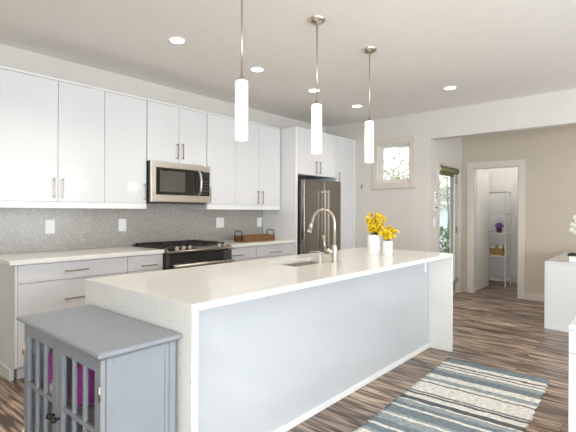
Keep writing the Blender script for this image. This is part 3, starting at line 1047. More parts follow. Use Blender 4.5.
# faucet
fx, fy = -1.862, 2.701
t = thing('faucet', (fx, fy, 0.915), 'brushed nickel gooseneck pull-down faucet on the island', 'faucet')
MB().lathe((fx, fy, 0.915), [(0, 0), (0.028, 0), (0.028, 0.006), (0.0225, 0.012), (0.022, 0.112), (0.019, 0.125), (0.014, 0.132), (0, 0.132)], 28).build('faucet_body', 'nickel', t)
pts = [(fx, fy, 1.04), (fx, fy, 1.19)]
R = 0.098
for k in range(1, 15):
    a = PI * k / 14 * 0.94
    pts.append((fx - R + R * math.cos(a), fy - 0.35 * (R - R * math.cos(a)) * 0.3, 1.215 + 0.100 * math.sin(a)))
lx, ly, lz = pts[-1]
pts += [(lx - 0.012, ly, lz - 0.035)]
MB().tube(pts, 0.011, 14).build('spout', 'nickel', t)
e0 = Vector(pts[-1])
dr = (Vector(pts[-1]) - Vector(pts[-2])).normalized()
sp = MB().cyl(e0 - dr * 0.01, e0 + dr * 0.05, 0.013, 0.015).cyl(e0 + dr * 0.05, e0 + dr * 0.066, 0.018, 0.020).build('spray_head', 'nickel', t)
h = MB().cyl((fx, fy, 0.995), (fx - 0.075, fy - 0.02, 0.998), 0.019, 0.021).build('handle_hub', 'nickel', t)
MB().tube([(fx - 0.072, fy - 0.02, 1.0), (fx - 0.078, fy - 0.022, 1.05), (fx - 0.088, fy - 0.026, 1.12)], [0.007, 0.007, 0.006], 10).build('lever', 'nickel', h)
sx, sy = -1.92, 2.592
t = thing('soap_dispenser', (sx, sy, 0.915), 'small brushed nickel soap dispenser beside the faucet', 'soap dispenser')
MB().lathe((sx, sy, 0.915), [(0, 0), (0.022, 0), (0.022, 0.004), (0.0175, 0.008), (0.0175, 0.055), (0.012, 0.062), (0.007, 0.066), (0, 0.066)], 24).build('base', 'nickel', t)
MB().tube([(sx, sy, 0.978), (sx, sy, 0.992), (sx - 0.012, sy - 0.002, 0.999), (sx - 0.08, sy - 0.02, 0.992)], [0.008, 0.008, 0.0075, 0.006], 10).build('pump_spout', 'nickel', t)

# vases with yellow flowers
def vase(x, y, r, h, label):
    return tag(MB().lathe((x, y, 0.915), [(0, 0.0), (r * 0.96, 0.0), (r, 0.004), (r, h - 0.003), (r - 0.002, h), (r - 0.006, h - 0.002), (r - 0.006, 0.012), (0, 0.012)], 40).build('vase', 'ceramic'), label, 'vase', 'white vases on the island')
def bouquet(x, y, z, r, hh, n, seed, label, spread):
    rnd = random.Random(seed)
    t = thing('flower_bouquet', (x, y, z), label, 'flowers', 'yellow flowers on the island')
    for k in range(n):
        a = 2 * PI * k / n * 2.4 + rnd.uniform(-0.3, 0.3)
        rr = spread * math.sqrt((k + 0.5) / n)
        top = Vector((x + rr * math.cos(a), y + rr * math.sin(a), z + hh * rnd.uniform(0.72, 1.05) * (1 - 0.25 * rr / spread)))
        foot = Vector((x + 0.25 * r * math.cos(a), y + 0.25 * r * math.sin(a), z - 0.05))
        mid = Vector((x + 0.6 * min(rr, r) * math.cos(a), y + 0.6 * min(rr, r) * math.sin(a), z + 0.015))
        st = MB().tube([foot, mid, (mid + top) / 2 + Vector((0, 0, 0.01)), top], 0.0018, 6).build('stem', 'stem', t)
        fl = MB()
        for q in range(9):
            u = 0.12 + 0.9 * q / 8
            p = mid.lerp(top, u) + Vector((rnd.uniform(-1, 1), rnd.uniform(-1, 1), rnd.uniform(-0.6, 0.6))) * 0.016
            dv = Vector((rnd.uniform(-1, 1), rnd.uniform(-1, 1), rnd.uniform(-0.3, 1)))
            fl.petal_flower(p, rnd.uniform(0.014, 0.02), 5, dv, rnd)
        fl.build('blossoms', 'yellow', st, recalc=False)
    return t
vase(-1.966, 3.490, 0.062, 0.178, 'taller white ceramic cylinder vase standing on the island')
vase(-1.832, 3.490, 0.044, 0.128, 'shorter white ceramic cylinder vase standing on the island')
bouquet(-1.966, 3.490, 0.915 + 0.178, 0.05, 0.215, 26, 3, 'larger bunch of small yellow blossoms in the taller white vase', 0.10)
bouquet(-1.832, 3.490, 0.915 + 0.128, 0.036, 0.130, 16, 8, 'smaller bunch of small yellow blossoms in the shorter white vase', 0.085)

# ------------------------------------------------------------------ pendants and ceiling lights
def pendant(x, y, label):
    t = thing('pendant_lamp', (x, y, 1.735), label, 'lamp', 'pendants over the island')
    MB().lathe((x, y, CZ), [(0, -0.05), (0.011, -0.05), (0.013, -0.036), (0.026, -0.033), (0.042, -0.027), (0.055, -0.018), (0.063, -0.008), (0.065, 0.0)], 32).build('canopy', 'nickel', t)
    MB().cyl((x, y, 2.105), (x, y, CZ - 0.03), 0.0065, seg=12).build('rod', 'nickel', t)
    MB().lathe((x, y, 2.092), [(0, 0), (0.030, 0), (0.030, 0.010), (0.014, 0.016), (0.010, 0.03), (0, 0.03)], 24).build('cap', 'nickel', t)
    MB().lathe((x, y, 1.735), [(0.034, 0.004), (0.037, 0), (0.039, 0.004), (0.039, 0.354), (0.036, 0.358), (0, 0.358)], 36).build('glass_shade', 'opal', t)
    return t
PX = -1.922
pendant(PX, 1.79, 'white glass cylinder pendant over the island, hung closest to the grey cabinet')
pendant(PX, 2.548, 'white glass cylinder pendant in the middle of three over the island')
pendant(PX, 3.315, 'white glass cylinder pendant over the far end of the island, nearest the small window')
for x, y in ((PX, 1.79), (PX, 2.548), (PX, 3.315)):
    l = bpy.data.lights.new('pendant_bulb', 'POINT')
    l.energy = 1.5
    l.color = (1.0, 0.82, 0.6)
    l.shadow_soft_size = 0.05
    o = bpy.data.objects.new('pendant_bulb', l)
    o.location = (x, y, 1.66)
    COL.objects.link(o)

t0 = thing('ceiling_light', (-3.046, 2.102, CZ), 'round recessed ceiling light over the aisle, nearest the camera end of the row', 'ceiling light', 'recessed ceiling lights')
MB().lathe((-3.046, 2.102, CZ), [(0.058, -0.001), (0.062, -0.006), (0.078, -0.004), (0.082, 0.0)], 36).build('trim_ring', 'plate', t0)
MB().lathe((-3.046, 2.102, CZ), [(0, -0.002), (0.058, -0.002)], 36).build('lens', 'ember', t0)
spots = [(-3.046, 2.102)]
for x, y, lab in ((-3.055, 3.054, 'round recessed ceiling light over the aisle, second along the row from the cabinets\' open end'),
                  (-3.069, 4.017, 'round recessed ceiling light seen right behind the middle pendant rod'),
                  (-3.075, 4.976, 'round recessed ceiling light in front of the pantry, beside the far pendant rod'),
                  (-1.811, 4.937, 'round recessed ceiling light off on its own, in front of the passage header')):
    clone(t0, (x, y, CZ), lab, 'recessed ceiling lights')
    spots.append((x, y))
spots.append((-0.5, 6.5))
clone(t0, (-3.04, 1.10, CZ), 'round recessed ceiling light over the open end of the worktop, just above the frame', 'recessed ceiling lights')
spots.append((-3.04, 1.10))
for x, y, lab in ((0.4, 0.6, 'added unseen recessed ceiling light above the living side, behind the camera position'),  # lights added out of view for more downward light
                  (0.4, 3.4, 'added unseen recessed ceiling light above the living side, over the low white drawer unit'),
                  (-1.5, -0.9, 'added unseen recessed ceiling light behind the grey cabinet, out past the island end'),
                  (2.2, 2.0, 'added unseen recessed ceiling light above the living side, by the large windows')):
    clone(t0, (x, y, CZ), lab, 'recessed ceiling lights')
    spots.append((x, y))
clone(t0, (-0.5, 6.5, CZ), 'round recessed ceiling light hidden behind the passage header', 'recessed ceiling lights')
for i, (x, y) in enumerate(spots):
    l = bpy.data.lights.new('downlight', 'SPOT')
    l.energy = 12 if i < 5 else (7 if i == 5 else 30)
    l.color = (1.0, 0.89, 0.76) if i < 7 else (1.0, 0.94, 0.87)
    l.spot_size = math.radians(125)
    l.spot_blend = 0.8
    l.shadow_soft_size = 0.06
    o = bpy.data.objects.new('downlight', l)
    o.location = (x, y, CZ - 0.02)
    COL.objects.link(o)
# closet lamp
t = thing('closet_light', (-1.72, 8.0, CZ), 'flat round ceiling lamp inside the closet', 'ceiling light')
MB().lathe((-1.72, 8.0, CZ), [(0, -0.05), (0.10, -0.045), (0.13, -0.02), (0.135, 0)], 32).build('diffuser', 'ember', t)
l = bpy.data.lights.new('closet_bulb', 'POINT')
l.energy = 5
l.color = (0.92, 0.96, 1.0)
l.shadow_soft_size = 0.1
o = bpy.data.objects.new('closet_bulb', l)
o.location = (-1.72, 8.0, CZ - 0.18)
COL.objects.link(o)

# ------------------------------------------------------------------ grey glass-door cabinet
gx0, gx1, gy0, gy1 = -2.328, -1.534, 0.740, 1.054
gt = thing('glass_door_cabinet', ((gx0 + gx1) / 2, (gy0 + gy1) / 2, 0), 'grey painted wooden cabinet with two glazed doors, against the island end', 'cabinet')
mb = MB()
mb.box(gx0, gx0 + 0.02, gy0 + 0.021, gy1, 0.09, 0.755).box(gx0 + 0.02, gx1 - 0.02, gy0 + 0.03, gy1 - 0.012, 0.09, 0.11)
mb.box(gx0 + 0.02, gx1 - 0.02, gy0 + 0.021, gy1 - 0.012, 0.735, 0.755)
mb.build('carcass', 'grey', gt)
MB().box(gx0 + 0.02, gx1 - 0.02, gy1 - 0.012, gy1 - 0.002, 0.09, 0.755).build('back_board', 'greydark', gt)
sp = MB()
sp.box(gx1 - 0.02, gx1 - 0.006, gy0 + 0.021, gy1, 0.09, 0.755)
casing_box(sp, gy0 + 0.045 + 0.0, gy1 - 0.045, 0.16, 0.728, 0.024, 'y', gx1 - 0.006, gx1 - 0.002)
sp.build('side_panel', 'grey', gt)
for a, b, c, d, e in ((gx1 - 0.03, gx1 + 0.004, gy1 - 0.028, gy1 + 0.002, 0.755), (gx0 - 0.004, gx0 + 0.03, gy1 - 0.028, gy1 + 0.002, 0.755), (gx1 - 0.03, gx1 + 0.001, gy0, gy0 + 0.03, 0.10), (gx0 - 0.001, gx0 + 0.03, gy0, gy0 + 0.03, 0.10)):
    MB().box(a, b, c, d, 0, e, 0.002).build('post', 'grey', gt)
# moulded top
mb = MB()
prof = [(0.0, 0.755), (0.006, 0.758), (0.011, 0.764), (0.020, 0.767), (0.026, 0.771), (0.026, 0.779), (0.020, 0.785)]
vv = []
for o_, z in prof:
    vv.append([mb.bm.verts.new(p) for p in ((gx0 - o_, gy0 - o_, z), (gx1 + o_, gy0 - o_, z), (gx1 + o_, gy1 + min(o_, 0.018), z), (gx0 - o_, gy1 + min(o_, 0.018), z))])
for a, b in zip(vv, vv[1:]):
    for k in range(4):
        mb.bm.faces.new((a[k], a[(k + 1) % 4], b[(k + 1) % 4], b[k]))
mb.bm.faces.new(vv[0][::-1])
mb.bm.faces.new(vv[-1])
mb.build('top', 'grey', gt)
MB().box(gx0 + 0.021, gx1 - 0.021, gy0 + 0.045, gy1 - 0.015, 0.420, 0.436).build('shelf', 'grey', gt)
MB().box(gx0 + 0.03, gx1 - 0.03, gy0 + 0.004, gy0 + 0.02, 0.045, 0.10, 0.002).build('apron', 'grey', gt)
mid = (gx0 + gx1) / 2
for (a, b, side) in ((gx0 + 0.004, mid - 0.002, 1), (mid + 0.002, gx1 - 0.006, -1)):
    fr = MB()
    s = 0.048
    z0, z1 = 0.112, 0.751
    fr.box(a, a + s, gy0, gy0 + 0.02, z0, z1, 0.002).box(b - s, b, gy0, gy0 + 0.02, z0, z1, 0.002)
    fr.box(a + s, b - s, gy0, gy0 + 0.02, z1 - 0.05, z1, 0.002).box(a + s, b - s, gy0, gy0 + 0.02, z0, z0 + 0.06, 0.002)
    d = fr.build('door', 'grey', gt)
    w = (b - a - 2 * s) / 3
    mu = MB()
    for k in (1, 2):
        xx = a + s + w * k
        mu.box(xx - 0.009, xx + 0.009, gy0 + 0.002, gy0 + 0.018, z0 + 0.06, z1 - 0.05, 0.003)
    mu.box(a + s, b - s, gy0 + 0.0025, gy0 + 0.0175, 0.462, 0.482, 0.003)
    mu.build('muntins', 'grey', d)
    MB().box(a + s - 0.003, b - s + 0.003, gy0 + 0.012, gy0 + 0.014, z0 + 0.056, z1 - 0.046).build('pane', 'smoke', d)
    kx = b - s / 2 if side == 1 else a + s / 2
    MB().cyl((kx, gy0, 0.425), (kx, gy0 - 0.016, 0.425), 0.006, seg=12).ball((kx, gy0 - 0.022, 0.425), 0.013, 2).build('knob', 'black', d)
    hx = a if side == 1 else b
    for z in (0.22, 0.63):
        MB().box(hx - 0.002 if side == 1 else hx - 0.012, hx + 0.012 if side == 1 else hx + 0.002, gy0 - 0.004, gy0 + 0.001, z - 0.028, z + 0.028, 0.001).cyl((hx, gy0 - 0.004, z - 0.028), (hx, gy0 - 0.004, z + 0.028), 0.004, seg=10).build('hinge', 'hinge', d)
# what stands inside it
def soft_bag(x, y, z, w, dep, h, seed, label, m='magenta'):
    rnd = random.Random(seed)
    mb = MB()
    n = 16
    rings = []
    for i, (k, zz) in enumerate(((0.85, 0.0), (1.0, 0.10), (1.04, 0.4), (0.92, 0.72), (0.6, 0.88), (0.38, 0.94), (0.55, 1.0))):
        rings.append([mb.bm.verts.new((x + math.cos(2 * PI * q / n) * w / 2 * k * rnd.uniform(0.93, 1.05), y + math.sin(2 * PI * q / n) * dep / 2 * k * rnd.uniform(0.93, 1.05), z + h * zz)) for q in range(n)])
    for a, b in zip(rings, rings[1:]):
        for q in range(n):
            f = mb.bm.faces.new((a[q], a[(q + 1) % n], b[(q + 1) % n], b[q]))
            f.smooth = True
    mb.bm.faces.new(rings[0][::-1])
    mb.bm.faces.new(rings[-1])
    return tag(mb.build('cloth_bag', m), label, 'bag', 'magenta bags in the grey cabinet')
soft_bag(-2.195, 0.835, 0.4365, 0.115, 0.10, 0.19, 1, 'magenta cloth bag behind the glass of the grey cabinet\'s door away from the island front')
soft_bag(-1.955, 0.87, 0.4365, 0.12, 0.11, 0.19, 2, 'magenta cloth bag behind the glass of the grey cabinet\'s door nearer its plain side')
def jar(x, y, z, r, h, label, lidmat):
    t = thing('glass_jar', (x, y, z), label, 'jar', 'jars in the grey cabinet')
    MB().lathe((x, y, z), [(0, 0.0), (r * 0.9, 0), (r, 0.008), (r, h * 0.78), (r * 0.7, h * 0.88), (r * 0.7, h * 0.93), (0, h * 0.93)], 28).build('body', 'plate', t)
    MB().lathe((x, y, z + h * 0.93), [(0, 0.0), (r * 0.75, 0), (r * 0.75, h * 0.1), (r * 0.7, h * 0.12), (0, h * 0.12)], 28).build('lid', lidmat, t)
jar(-2.095, 0.80, 0.4365, 0.03, 0.085, 'small white jar in front of the magenta bags in the grey cabinet', 'steel2')
jar(-1.72, 0.86, 0.4365, 0.038, 0.14, 'white jar with dark lid behind the last pane of the grey cabinet', 'black')

# ------------------------------------------------------------------ rug
rx, ry = -0.975, 3.83 - RUG_LEN / 2
mb = MB()
nx, ny = 26, 92
rnd = random.Random(5)
el = [rnd.uniform(-0.006, 0.006) for _ in range(ny + 1)]
er = [rnd.uniform(-0.010, 0.010) for _ in range(ny + 1)]
grid = {}
for top in (0, 1):
    for i in range(nx + 1):
        for j_ in range(ny + 1):
            u, v = i / nx, j_ / ny
            x = -RUG_W / 2 + RUG_W * u + el[j_] * (1 - u) + er[j_] * u
            y = RUG_LEN / 2 - RUG_LEN * v + 0.006 * math.sin(u * 9)
            z = (0.009 + 0.0012 * math.sin(u * 23 + v * 40) + rnd.uniform(0, 0.0008)) if top else 0.001
            grid[top, i, j_] = mb.bm.verts.new((x, y, z))
for i in range(nx):
    for j_ in range(ny):
        f = mb.bm.faces.new((grid[1, i, j_], grid[1, i, j_ + 1], grid[1, i + 1, j_ + 1], grid[1, i + 1, j_]))
        f.smooth = True
        mb.bm.faces.new((grid[0, i, j_], grid[0, i + 1, j_], grid[0, i + 1, j_ + 1], grid[0, i, j_ + 1]))
for i in range(nx):
    for j_ in (0, ny):
        mb.bm.faces.new((grid[0, i, j_], grid[1, i, j_], grid[1, i + 1, j_], grid[0, i + 1, j_]))
for j_ in range(ny):
    for i in (0, nx):
        mb.bm.faces.new((grid[0, i, j_], grid[0, i, j_ + 1], grid[1, i, j_ + 1], grid[1, i, j_]))
rug = mb.build('rug', 'rug', origin=(0, 0, 0))
rug.location = (rx, ry, 0)
rug.rotation_euler = (0, 0, math.radians(2.2))
tag(rug, 'woven rug striped in cream and slate blue on the wood floor', 'rug')

# ------------------------------------------------------------------ console, orchid, drawer unit
cx0, cy0, cz = -0.962, 5.527, 0.757
t = thing('console_table', (-0.45, 5.9, 0), 'white console unit on the floor below the orchid, by the passage', 'console')
MB().box(cx0, 0.05, cy0, cy0 + 1.40, cz - 0.022, cz, 0.002).build('top', 'gloss', t)
for a in (cx0, 0.028):
    MB().box(a, a + 0.022, cy0, cy0 + 1.40, 0.0, cz - 0.023, 0.002).build('side_panel', 'gloss', t)
MB().box(cx0 + 0.023, 0.027, cy0 + 0.006, cy0 + 0.02, 0.02, cz - 0.023).build('end_panel', 'carcass', t)
MB().box(cx0 + 0.023, 0.027, cy0 + 0.003, cy0 + 0.022, 0.0, 0.022, 0.002).build('base_strip', 'gloss', t)
MB().box(cx0 + 0.023, 0.027, cy0 + 1.38, cy0 + 1.41, 0.0, cz - 0.023).build('back_panel', 'carcass', t)
ox, oy = -0.668, 5.70
t = thing('potted_orchid', (ox, oy, cz), 'white orchid in a white square planter with black rim on the console', 'plant')
pw = 0.075
MB().box(ox - pw, ox + pw, oy - pw, oy + pw, cz + 0.0, cz + 0.075, 0.004).build('planter', 'ceramic', t)
mb = MB()
for sx_ in (-1, 1):
    mb.box(ox + sx_ * (pw + 0.006) - 0.006, ox + sx_ * (pw + 0.006) + 0.006, oy - pw - 0.012, oy + pw + 0.012, cz + 0.065, cz + 0.09, 0.002)
    mb.box(ox - pw - 0.012, ox + pw + 0.012, oy + sx_ * (pw + 0.006) - 0.006, oy + sx_ * (pw + 0.006) + 0.006, cz + 0.065, cz + 0.09, 0.002)
mb.build('planter_rim', 'black', t)
mb = MB().cyl((ox + 0.01, oy - 0.01, cz + 0.06), (ox + 0.01, oy - 0.01, cz + 0.26), 0.012, 0.009)
mb.cyl((ox + 0.045, oy + 0.02, cz + 0.06), (ox + 0.045, oy + 0.02, cz + 0.40), 0.012, 0.010)
mb.build('stake', 'black', t)
st = MB().tube([(ox + 0.045, oy + 0.02, cz + 0.38), (ox + 0.04, oy, cz + 0.475), (ox + 0.01, oy - 0.02, cz + 0.515), (ox - 0.03, oy - 0.03, cz + 0.495), (ox - 0.05, oy - 0.04, cz + 0.415), (ox - 0.05, oy - 0.04, cz + 0.325)], 0.004, 8).build('stem', 'leaf', t)
rnd = random.Random(11)
for p in ((0.02, -0.02, 0.47), (-0.03, -0.04, 0.44), (-0.02, -0.055, 0.405), (0.03, -0.05, 0.40), (-0.055, -0.05, 0.36), (-0.015, -0.065, 0.345), (-0.06, -0.05, 0.30), (-0.03, -0.065, 0.28), (0.035, -0.055, 0.33), (0.02, -0.06, 0.29), (0.07, -0.03, 0.42), (0.08, -0.04, 0.37)):
    c = Vector((ox + p[0] + 0.012, oy + p[1], cz + p[2] + 0.055))
    f = MB()
    f.petal_flower(c, 0.034, 5, (rnd.uniform(-0.5, 0.5), -1, rnd.uniform(-0.3, 0.4)), rnd, 0.2)
    f.ball(c + Vector((0, -0.006, 0)), 0.008, 1)
    f.build('flower', 'white_petal', t, recalc=False)
for k, (dx, dy, dz) in enumerate(((0.12, -0.06, 0.06), (0.11, 0.08, 0.08), (-0.03, 0.12, 0.06))):
    b = Vector((ox + 0.02, oy, cz + 0.08))
    mb = MB()
    s = Vector((-dy, dx, 0)).normalized()
    prev = None
    for q in range(7):
        u = q / 6
        c = b + Vector((dx * u, dy * u, dz * math.sin(u * 2.2)))
        w = 0.022 * math.sin(PI * min(1, u * 0.92 + 0.06))
        pr_ = (mb.bm.verts.new(c - s * w), mb.bm.verts.new(c + Vector((0, 0, -0.004))), mb.bm.verts.new(c + s * w))
        if prev:
            for i in (0, 1):
                mb.bm.faces.new((prev[i], prev[i + 1], pr_[i + 1], pr_[i]))
        prev = pr_
    mb.build('leaf', 'leaf', t, recalc=False)

dx0, dy0, dz = -0.344, 2.595, 0.727
t = thing('drawer_unit', (-0.05, 2.9, 0), 'low white drawer unit at the frame edge, beyond the rug', 'drawers')
MB().box(dx0, 0.42, dy0, dy0 + 0.55, dz - 0.025, dz, 0.003).build('top', 'gloss', t)
MB().box(dx0 + 0.001, 0.419, dy0 + 0.022, dy0 + 0.549, 0.03, dz - 0.026).build('carcass', 'carcass', t)
for a, b in ((0.587, 0.700), (0.06, 0.583)):
    d = MB().box(dx0 + 0.001, 0.419, dy0 + 0.001, dy0 + 0.02, a, b, 0.002).build('drawer', 'gloss', t)
MB().box(dx0 + 0.02, 0.40, dy0 + 0.05, dy0 + 0.53, 0, 0.03).build('plinth', 'carcass', t)

# ------------------------------------------------------------------ small wall fittings
t = thing('wall_hook', (-3.535, WY, 1.69), 'tiny grey metal hook on the wall beside the small window', 'hook')
MB().box(-3.546, -3.524, WY - 0.004, WY, 1.68, 1.745, 0.001).build('back_plate', 'steel2', t)
MB().tube([(-3.535, WY - 0.003, 1.735), (-3.535, WY - 0.03, 1.72), (-3.535, WY - 0.034, 1.69), (-3.535, WY - 0.018, 1.672), (-3.535, WY - 0.004, 1.68)], 0.005, 8).build('prong', 'darksteel', t)
t = thing('door_intercom', (HX, 6.055, 1.45), 'slim white intercom with dark buttons beside the glass door', 'intercom')
MB().box(HX, HX + 0.022, 6.025, 6.09, 1.42, 1.60, 0.004).build('housing', 'plate', t)
for z in (1.56, 1.515):
    MB().box(HX + 0.0215, HX + 0.025, 6.055, 6.083, z - 0.014, z + 0.014, 0.002).build('button', 'darksteel', t)
t = thing('thermostat', (HX, 6.055, 1.325), 'small white wall control with dark screen below the intercom', 'thermostat')
MB().box(HX, HX + 0.018, 6.02, 6.10, 1.325, 1.395, 0.004).build('housing', 'plate', t)
MB().box(HX + 0.0175, HX + 0.020, 6.035, 6.09, 1.352, 1.382, 0.001).build('screen', 'blackglass', t)
t = thing('light_switch', (HX, 6.05, 1.09), 'white light switch plate on the wall beside the glass door', 'switch')
p_ = MB().box(HX, HX + 0.006, 6.00, 6.09, 1.09, 1.22, 0.002).build('cover_plate', 'plate', t)
for y in (6.025, 6.065):
    MB().box(HX + 0.0055, HX + 0.010, y - 0.012, y + 0.012, 1.125, 1.185, 0.002).build('rocker', 'plate', p_)

# ------------------------------------------------------------------ closet shelving, basket, flowers
t = thing('shelf_rack', (-2.2, 8.28, 0), 'white metal shelf rack standing inside the closet', 'shelf')
rx0, rx1, ry0, ry1 = -2.40, -2.005, 8.11, 8.43
for x in (rx0, rx1):
    for y in (ry0, ry1):
        MB().box(x - 0.011, x + 0.011, y - 0.011, y + 0.011, 0, 1.68, 0.002).build('post', 'trim', t)
for z in (0.125, 0.543, 0.943, 1.283, 1.674):
    mb = MB()
    mb.box(rx0, rx1, ry0 - 0.009, ry0 + 0.009, z - 0.022, z, 0.002).box(rx0, rx1, ry1 - 0.009, ry1 + 0.009, z - 0.022, z, 0.002)
    mb.box(rx0 - 0.009, rx0 + 0.009, ry0, ry1, z - 0.022, z, 0.002).box(rx1 - 0.009, rx1 + 0.009, ry0, ry1, z - 0.022, z, 0.002)
    mb.box(rx0, rx1, ry0, ry1, z - 0.012, z - 0.004)
    mb.build('shelf', 'trim', t)
bx_, by_, bz_ = -2.155, 8.20, 0.5435
t = thing('wicker_basket', (bx_, by_, bz_), 'small tan wicker basket with rolled cloths on the closet rack', 'basket')
mb = MB().prism([(bx_ - 0.095, bz_), (bx_ + 0.095, bz_), (bx_ + 0.108, bz_ + 0.12), (bx_ - 0.108, bz_ + 0.12)], 'y', by_ - 0.09, by_ + 0.09)
mb.build('body', 'wicker', t)
MB().box(bx_ - 0.112, bx_ + 0.112, by_ - 0.095, by_ - 0.08, bz_ + 0.112, bz_ + 0.126, 0.005).box(bx_ - 0.112, bx_ + 0.112, by_ + 0.08, by_ + 0.095, bz_ + 0.112, bz_ + 0.126, 0.005).box(bx_ - 0.112, bx_ - 0.098, by_ - 0.095, by_ + 0.095, bz_ + 0.112, bz_ + 0.126, 0.005).box(bx_ + 0.098, bx_ + 0.112, by_ - 0.095, by_ + 0.095, bz_ + 0.112, bz_ + 0.126, 0.005).build('rim', 'wicker', t)
for k, (x, c) in enumerate(((-0.06, 'ceramic'), (0.0, 'wicker'), (0.058, 'ceramic'))):
    o = MB().cyl((bx_ + x, by_ - 0.07, bz_ + 0.146), (bx_ + x, by_ + 0.07, bz_ + 0.146), 0.027, seg=20).build('rolled_cloth', c)
    tag(o, ('white rolled cloth at the end of the wicker basket towards the closet door', 'tan rolled cloth in the middle of the wicker basket', 'white rolled cloth at the end of the wicker basket by the rack post')[k], 'cloth', 'rolled cloths in the basket')
px_, py_, pz_ = -2.13, 8.20, 0.9435
t = thing('potted_flowers', (px_, py_, pz_), 'purple flowers in a small purple pot on the closet rack', 'plant')
MB().lathe((px_, py_, pz_), [(0, 0), (0.036, 0), (0.04, 0.004), (0.051, 0.085), (0.048, 0.087), (0.044, 0.076), (0, 0.075)], 28).build('pot', 'purplepot', t)
rnd = random.Random(4)
mb = MB()
for k in range(90):
    v = Vector((rnd.gauss(0, 1), rnd.gauss(0, 1), abs(rnd.gauss(0, 1)))).normalized()
    c = Vector((px_, py_, pz_ + 0.098)) + Vector((v.x * 0.068, v.y * 0.068, v.z * 0.07))
    mb.petal_flower(c, 0.022, 5, v, rnd, 0.2)
mb.build('blossoms', 'purple', t, recalc=False)
mb = MB()
for k in range(40):
    mb.leafquad((px_ + rnd.uniform(-0.045, 0.045), py_ + rnd.uniform(-0.045, 0.045), pz_ + rnd.uniform(0.085, 0.14)), 0.045, 0.025, rnd)
mb.build('leaves', 'leaf', t, recalc=False)
# hanging rail with shelf on the closet side wall
t = thing('closet_shelf', (CBX1 - 0.15, 8.2, 1.68), 'white wall shelf with hanging rail inside the closet', 'shelf')
MB().box(CBX1 - 0.30, CBX1, HY + 0.4, CBY1 - 0.02, 1.70, 1.72, 0.002).build('board', 'trim', t)
MB().cyl((CBX1 - 0.26, HY + 0.42, 1.66), (CBX1 - 0.26, CBY1 - 0.02, 1.66), 0.012).build('rail', 'steel2', t)

# ------------------------------------------------------------------ outdoors
struct('ground', MB().box(-20, KX - T - 0.02, -3, 40, -0.25, -0.15).box(KX - T - 0.02, CBX0 - 0.11, WY + T + 0.02, 40, -0.25, -0.15).box(CBX0 - 0.11, 6, 9.25, 40, -0.25, -0.15), 'paving')
def tree(x, y, h, r, n, m, seed, label, branches=7):
    rnd = random.Random(seed)
    t = thing('tree', (x, y, -0.15), label, 'tree', 'trees outside')
    mb = MB().tube([(x, y, -0.15), (x + 0.05, y, h * 0.3), (x - 0.05, y + 0.05, h * 0.65), (x, y, h)], [0.07, 0.055, 0.03, 0.012], 10)
    tips = []
    for k in range(branches):
        a = 2 * PI * k / branches + rnd.uniform(-0.3, 0.3)
        z = h * rnd.uniform(0.35, 0.8)
        p1 = Vector((x + r * 0.5 * math.cos(a), y + r * 0.5 * math.sin(a), z + 0.4))
        p2 = Vector((x + r * math.cos(a + 0.2), y + r * math.sin(a + 0.2), z + rnd.uniform(0.6, 1.3)))
        mb.tube([(x, y, z), p1, p2], [0.022, 0.013, 0.005], 6)
        for q in range(3):
            p3 = p1.lerp(p2, rnd.uniform(0.1, 0.9)) + Vector((rnd.uniform(-0.6, 0.6), rnd.uniform(-0.6, 0.6), rnd.uniform(0.3, 0.9)))
            mb.tube([p1.lerp(p2, 0.3 * q), p3], [0.008, 0.003], 5)
        tips += [p1, p2]
    mb.build('trunk', 'bark', t)
    lf = MB()
    for k in range(n):
        c = rnd.choice(tips) + Vector((rnd.gauss(0, r * 0.28), rnd.gauss(0, r * 0.28), rnd.gauss(0, r * 0.25)))
        lf.leafquad(c, rnd.uniform(0.08, 0.15), rnd.uniform(0.04, 0.07), rnd)
    lf.build('foliage', m, t, recalc=False)
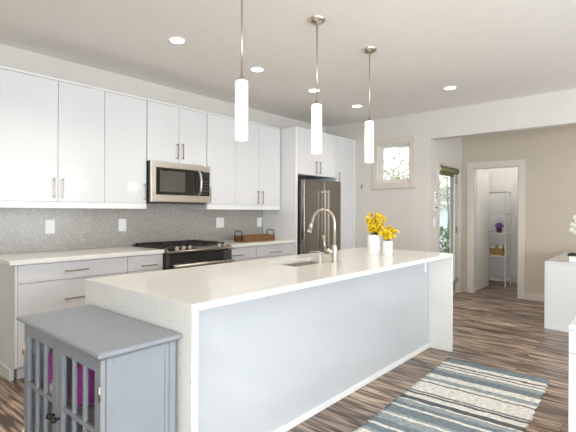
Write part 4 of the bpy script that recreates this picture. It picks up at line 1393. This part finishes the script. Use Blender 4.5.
def shrub(x, y, r, h, n, m, seed, label):
    rnd = random.Random(seed)
    t = thing('shrub', (x, y, -0.15), label, 'shrub', 'shrubs outside')
    st = MB()
    for k in range(6):
        a = k * 1.05
        st.tube([(x + 0.05 * math.cos(a), y + 0.05 * math.sin(a), -0.15), (x + r * 0.5 * math.cos(a), y + r * 0.5 * math.sin(a), h * 0.7)], [0.015, 0.006], 6)
    st.build('stems', 'bark', t)
    lf = MB()
    for k in range(n):
        v = Vector((rnd.gauss(0, 1), rnd.gauss(0, 1), rnd.gauss(0, 1))).normalized() * rnd.uniform(0.5, 1)
        lf.leafquad((x + v.x * r, y + v.y * r, -0.15 + h * 0.55 + v.z * h * 0.5), rnd.uniform(0.07, 0.13), rnd.uniform(0.04, 0.07), rnd)
    lf.build('foliage', m, t, recalc=False)
tree(-6.3, 11.6, 2.1, 1.5, 3600, 'leaf2', 21, 'thinly leaved tree with pale autumn leaves outside the small window')
tree(-10.6, 17.0, 5.0, 2.0, 500, 'leaf2', 22, 'bare-branched taller tree farther back outside the small window')
tree(-7.6, 20.5, 3.4, 1.4, 900, 'leaf2', 24, 'pale leaved tree standing in front of the house outside the glass door')
shrub(-3.75, 9.3, 0.55, 1.15, 900, 'leaf', 31, 'green leafy shrub just outside the glass door')
shrub(-4.55, 10.3, 0.60, 1.0, 900, 'leaf', 32, 'green leafy shrub a little farther out past the glass door')
t = thing('house', (-10.5, 29.0, -0.15), 'pale blue-grey neighbouring house far beyond the glass door', 'house')
MB().box(-14.5, -7.0, 27.0, 31.0, -0.15, 1.9).build('walls', 'siding', t)
MB().prism([(26.6, 1.9), (31.4, 1.9), (29.0, 3.0)], 'x', -14.8, -6.7).build('roof', 'roof', t)
MB().box(-14.8, -6.7, 26.55, 26.6, 1.80, 1.95).build('gutter', 'trim', t)
for x in (-11.6, -9.4):
    f = casing_box(MB(), x, x + 0.9, 0.6, 1.5, 0.1, 'x', 26.94, 27.0).build('window', 'trim', t)
    MB().box(x, x + 0.9, 26.97, 26.999, 0.6, 1.5).build('pane', 'blackglass', f)
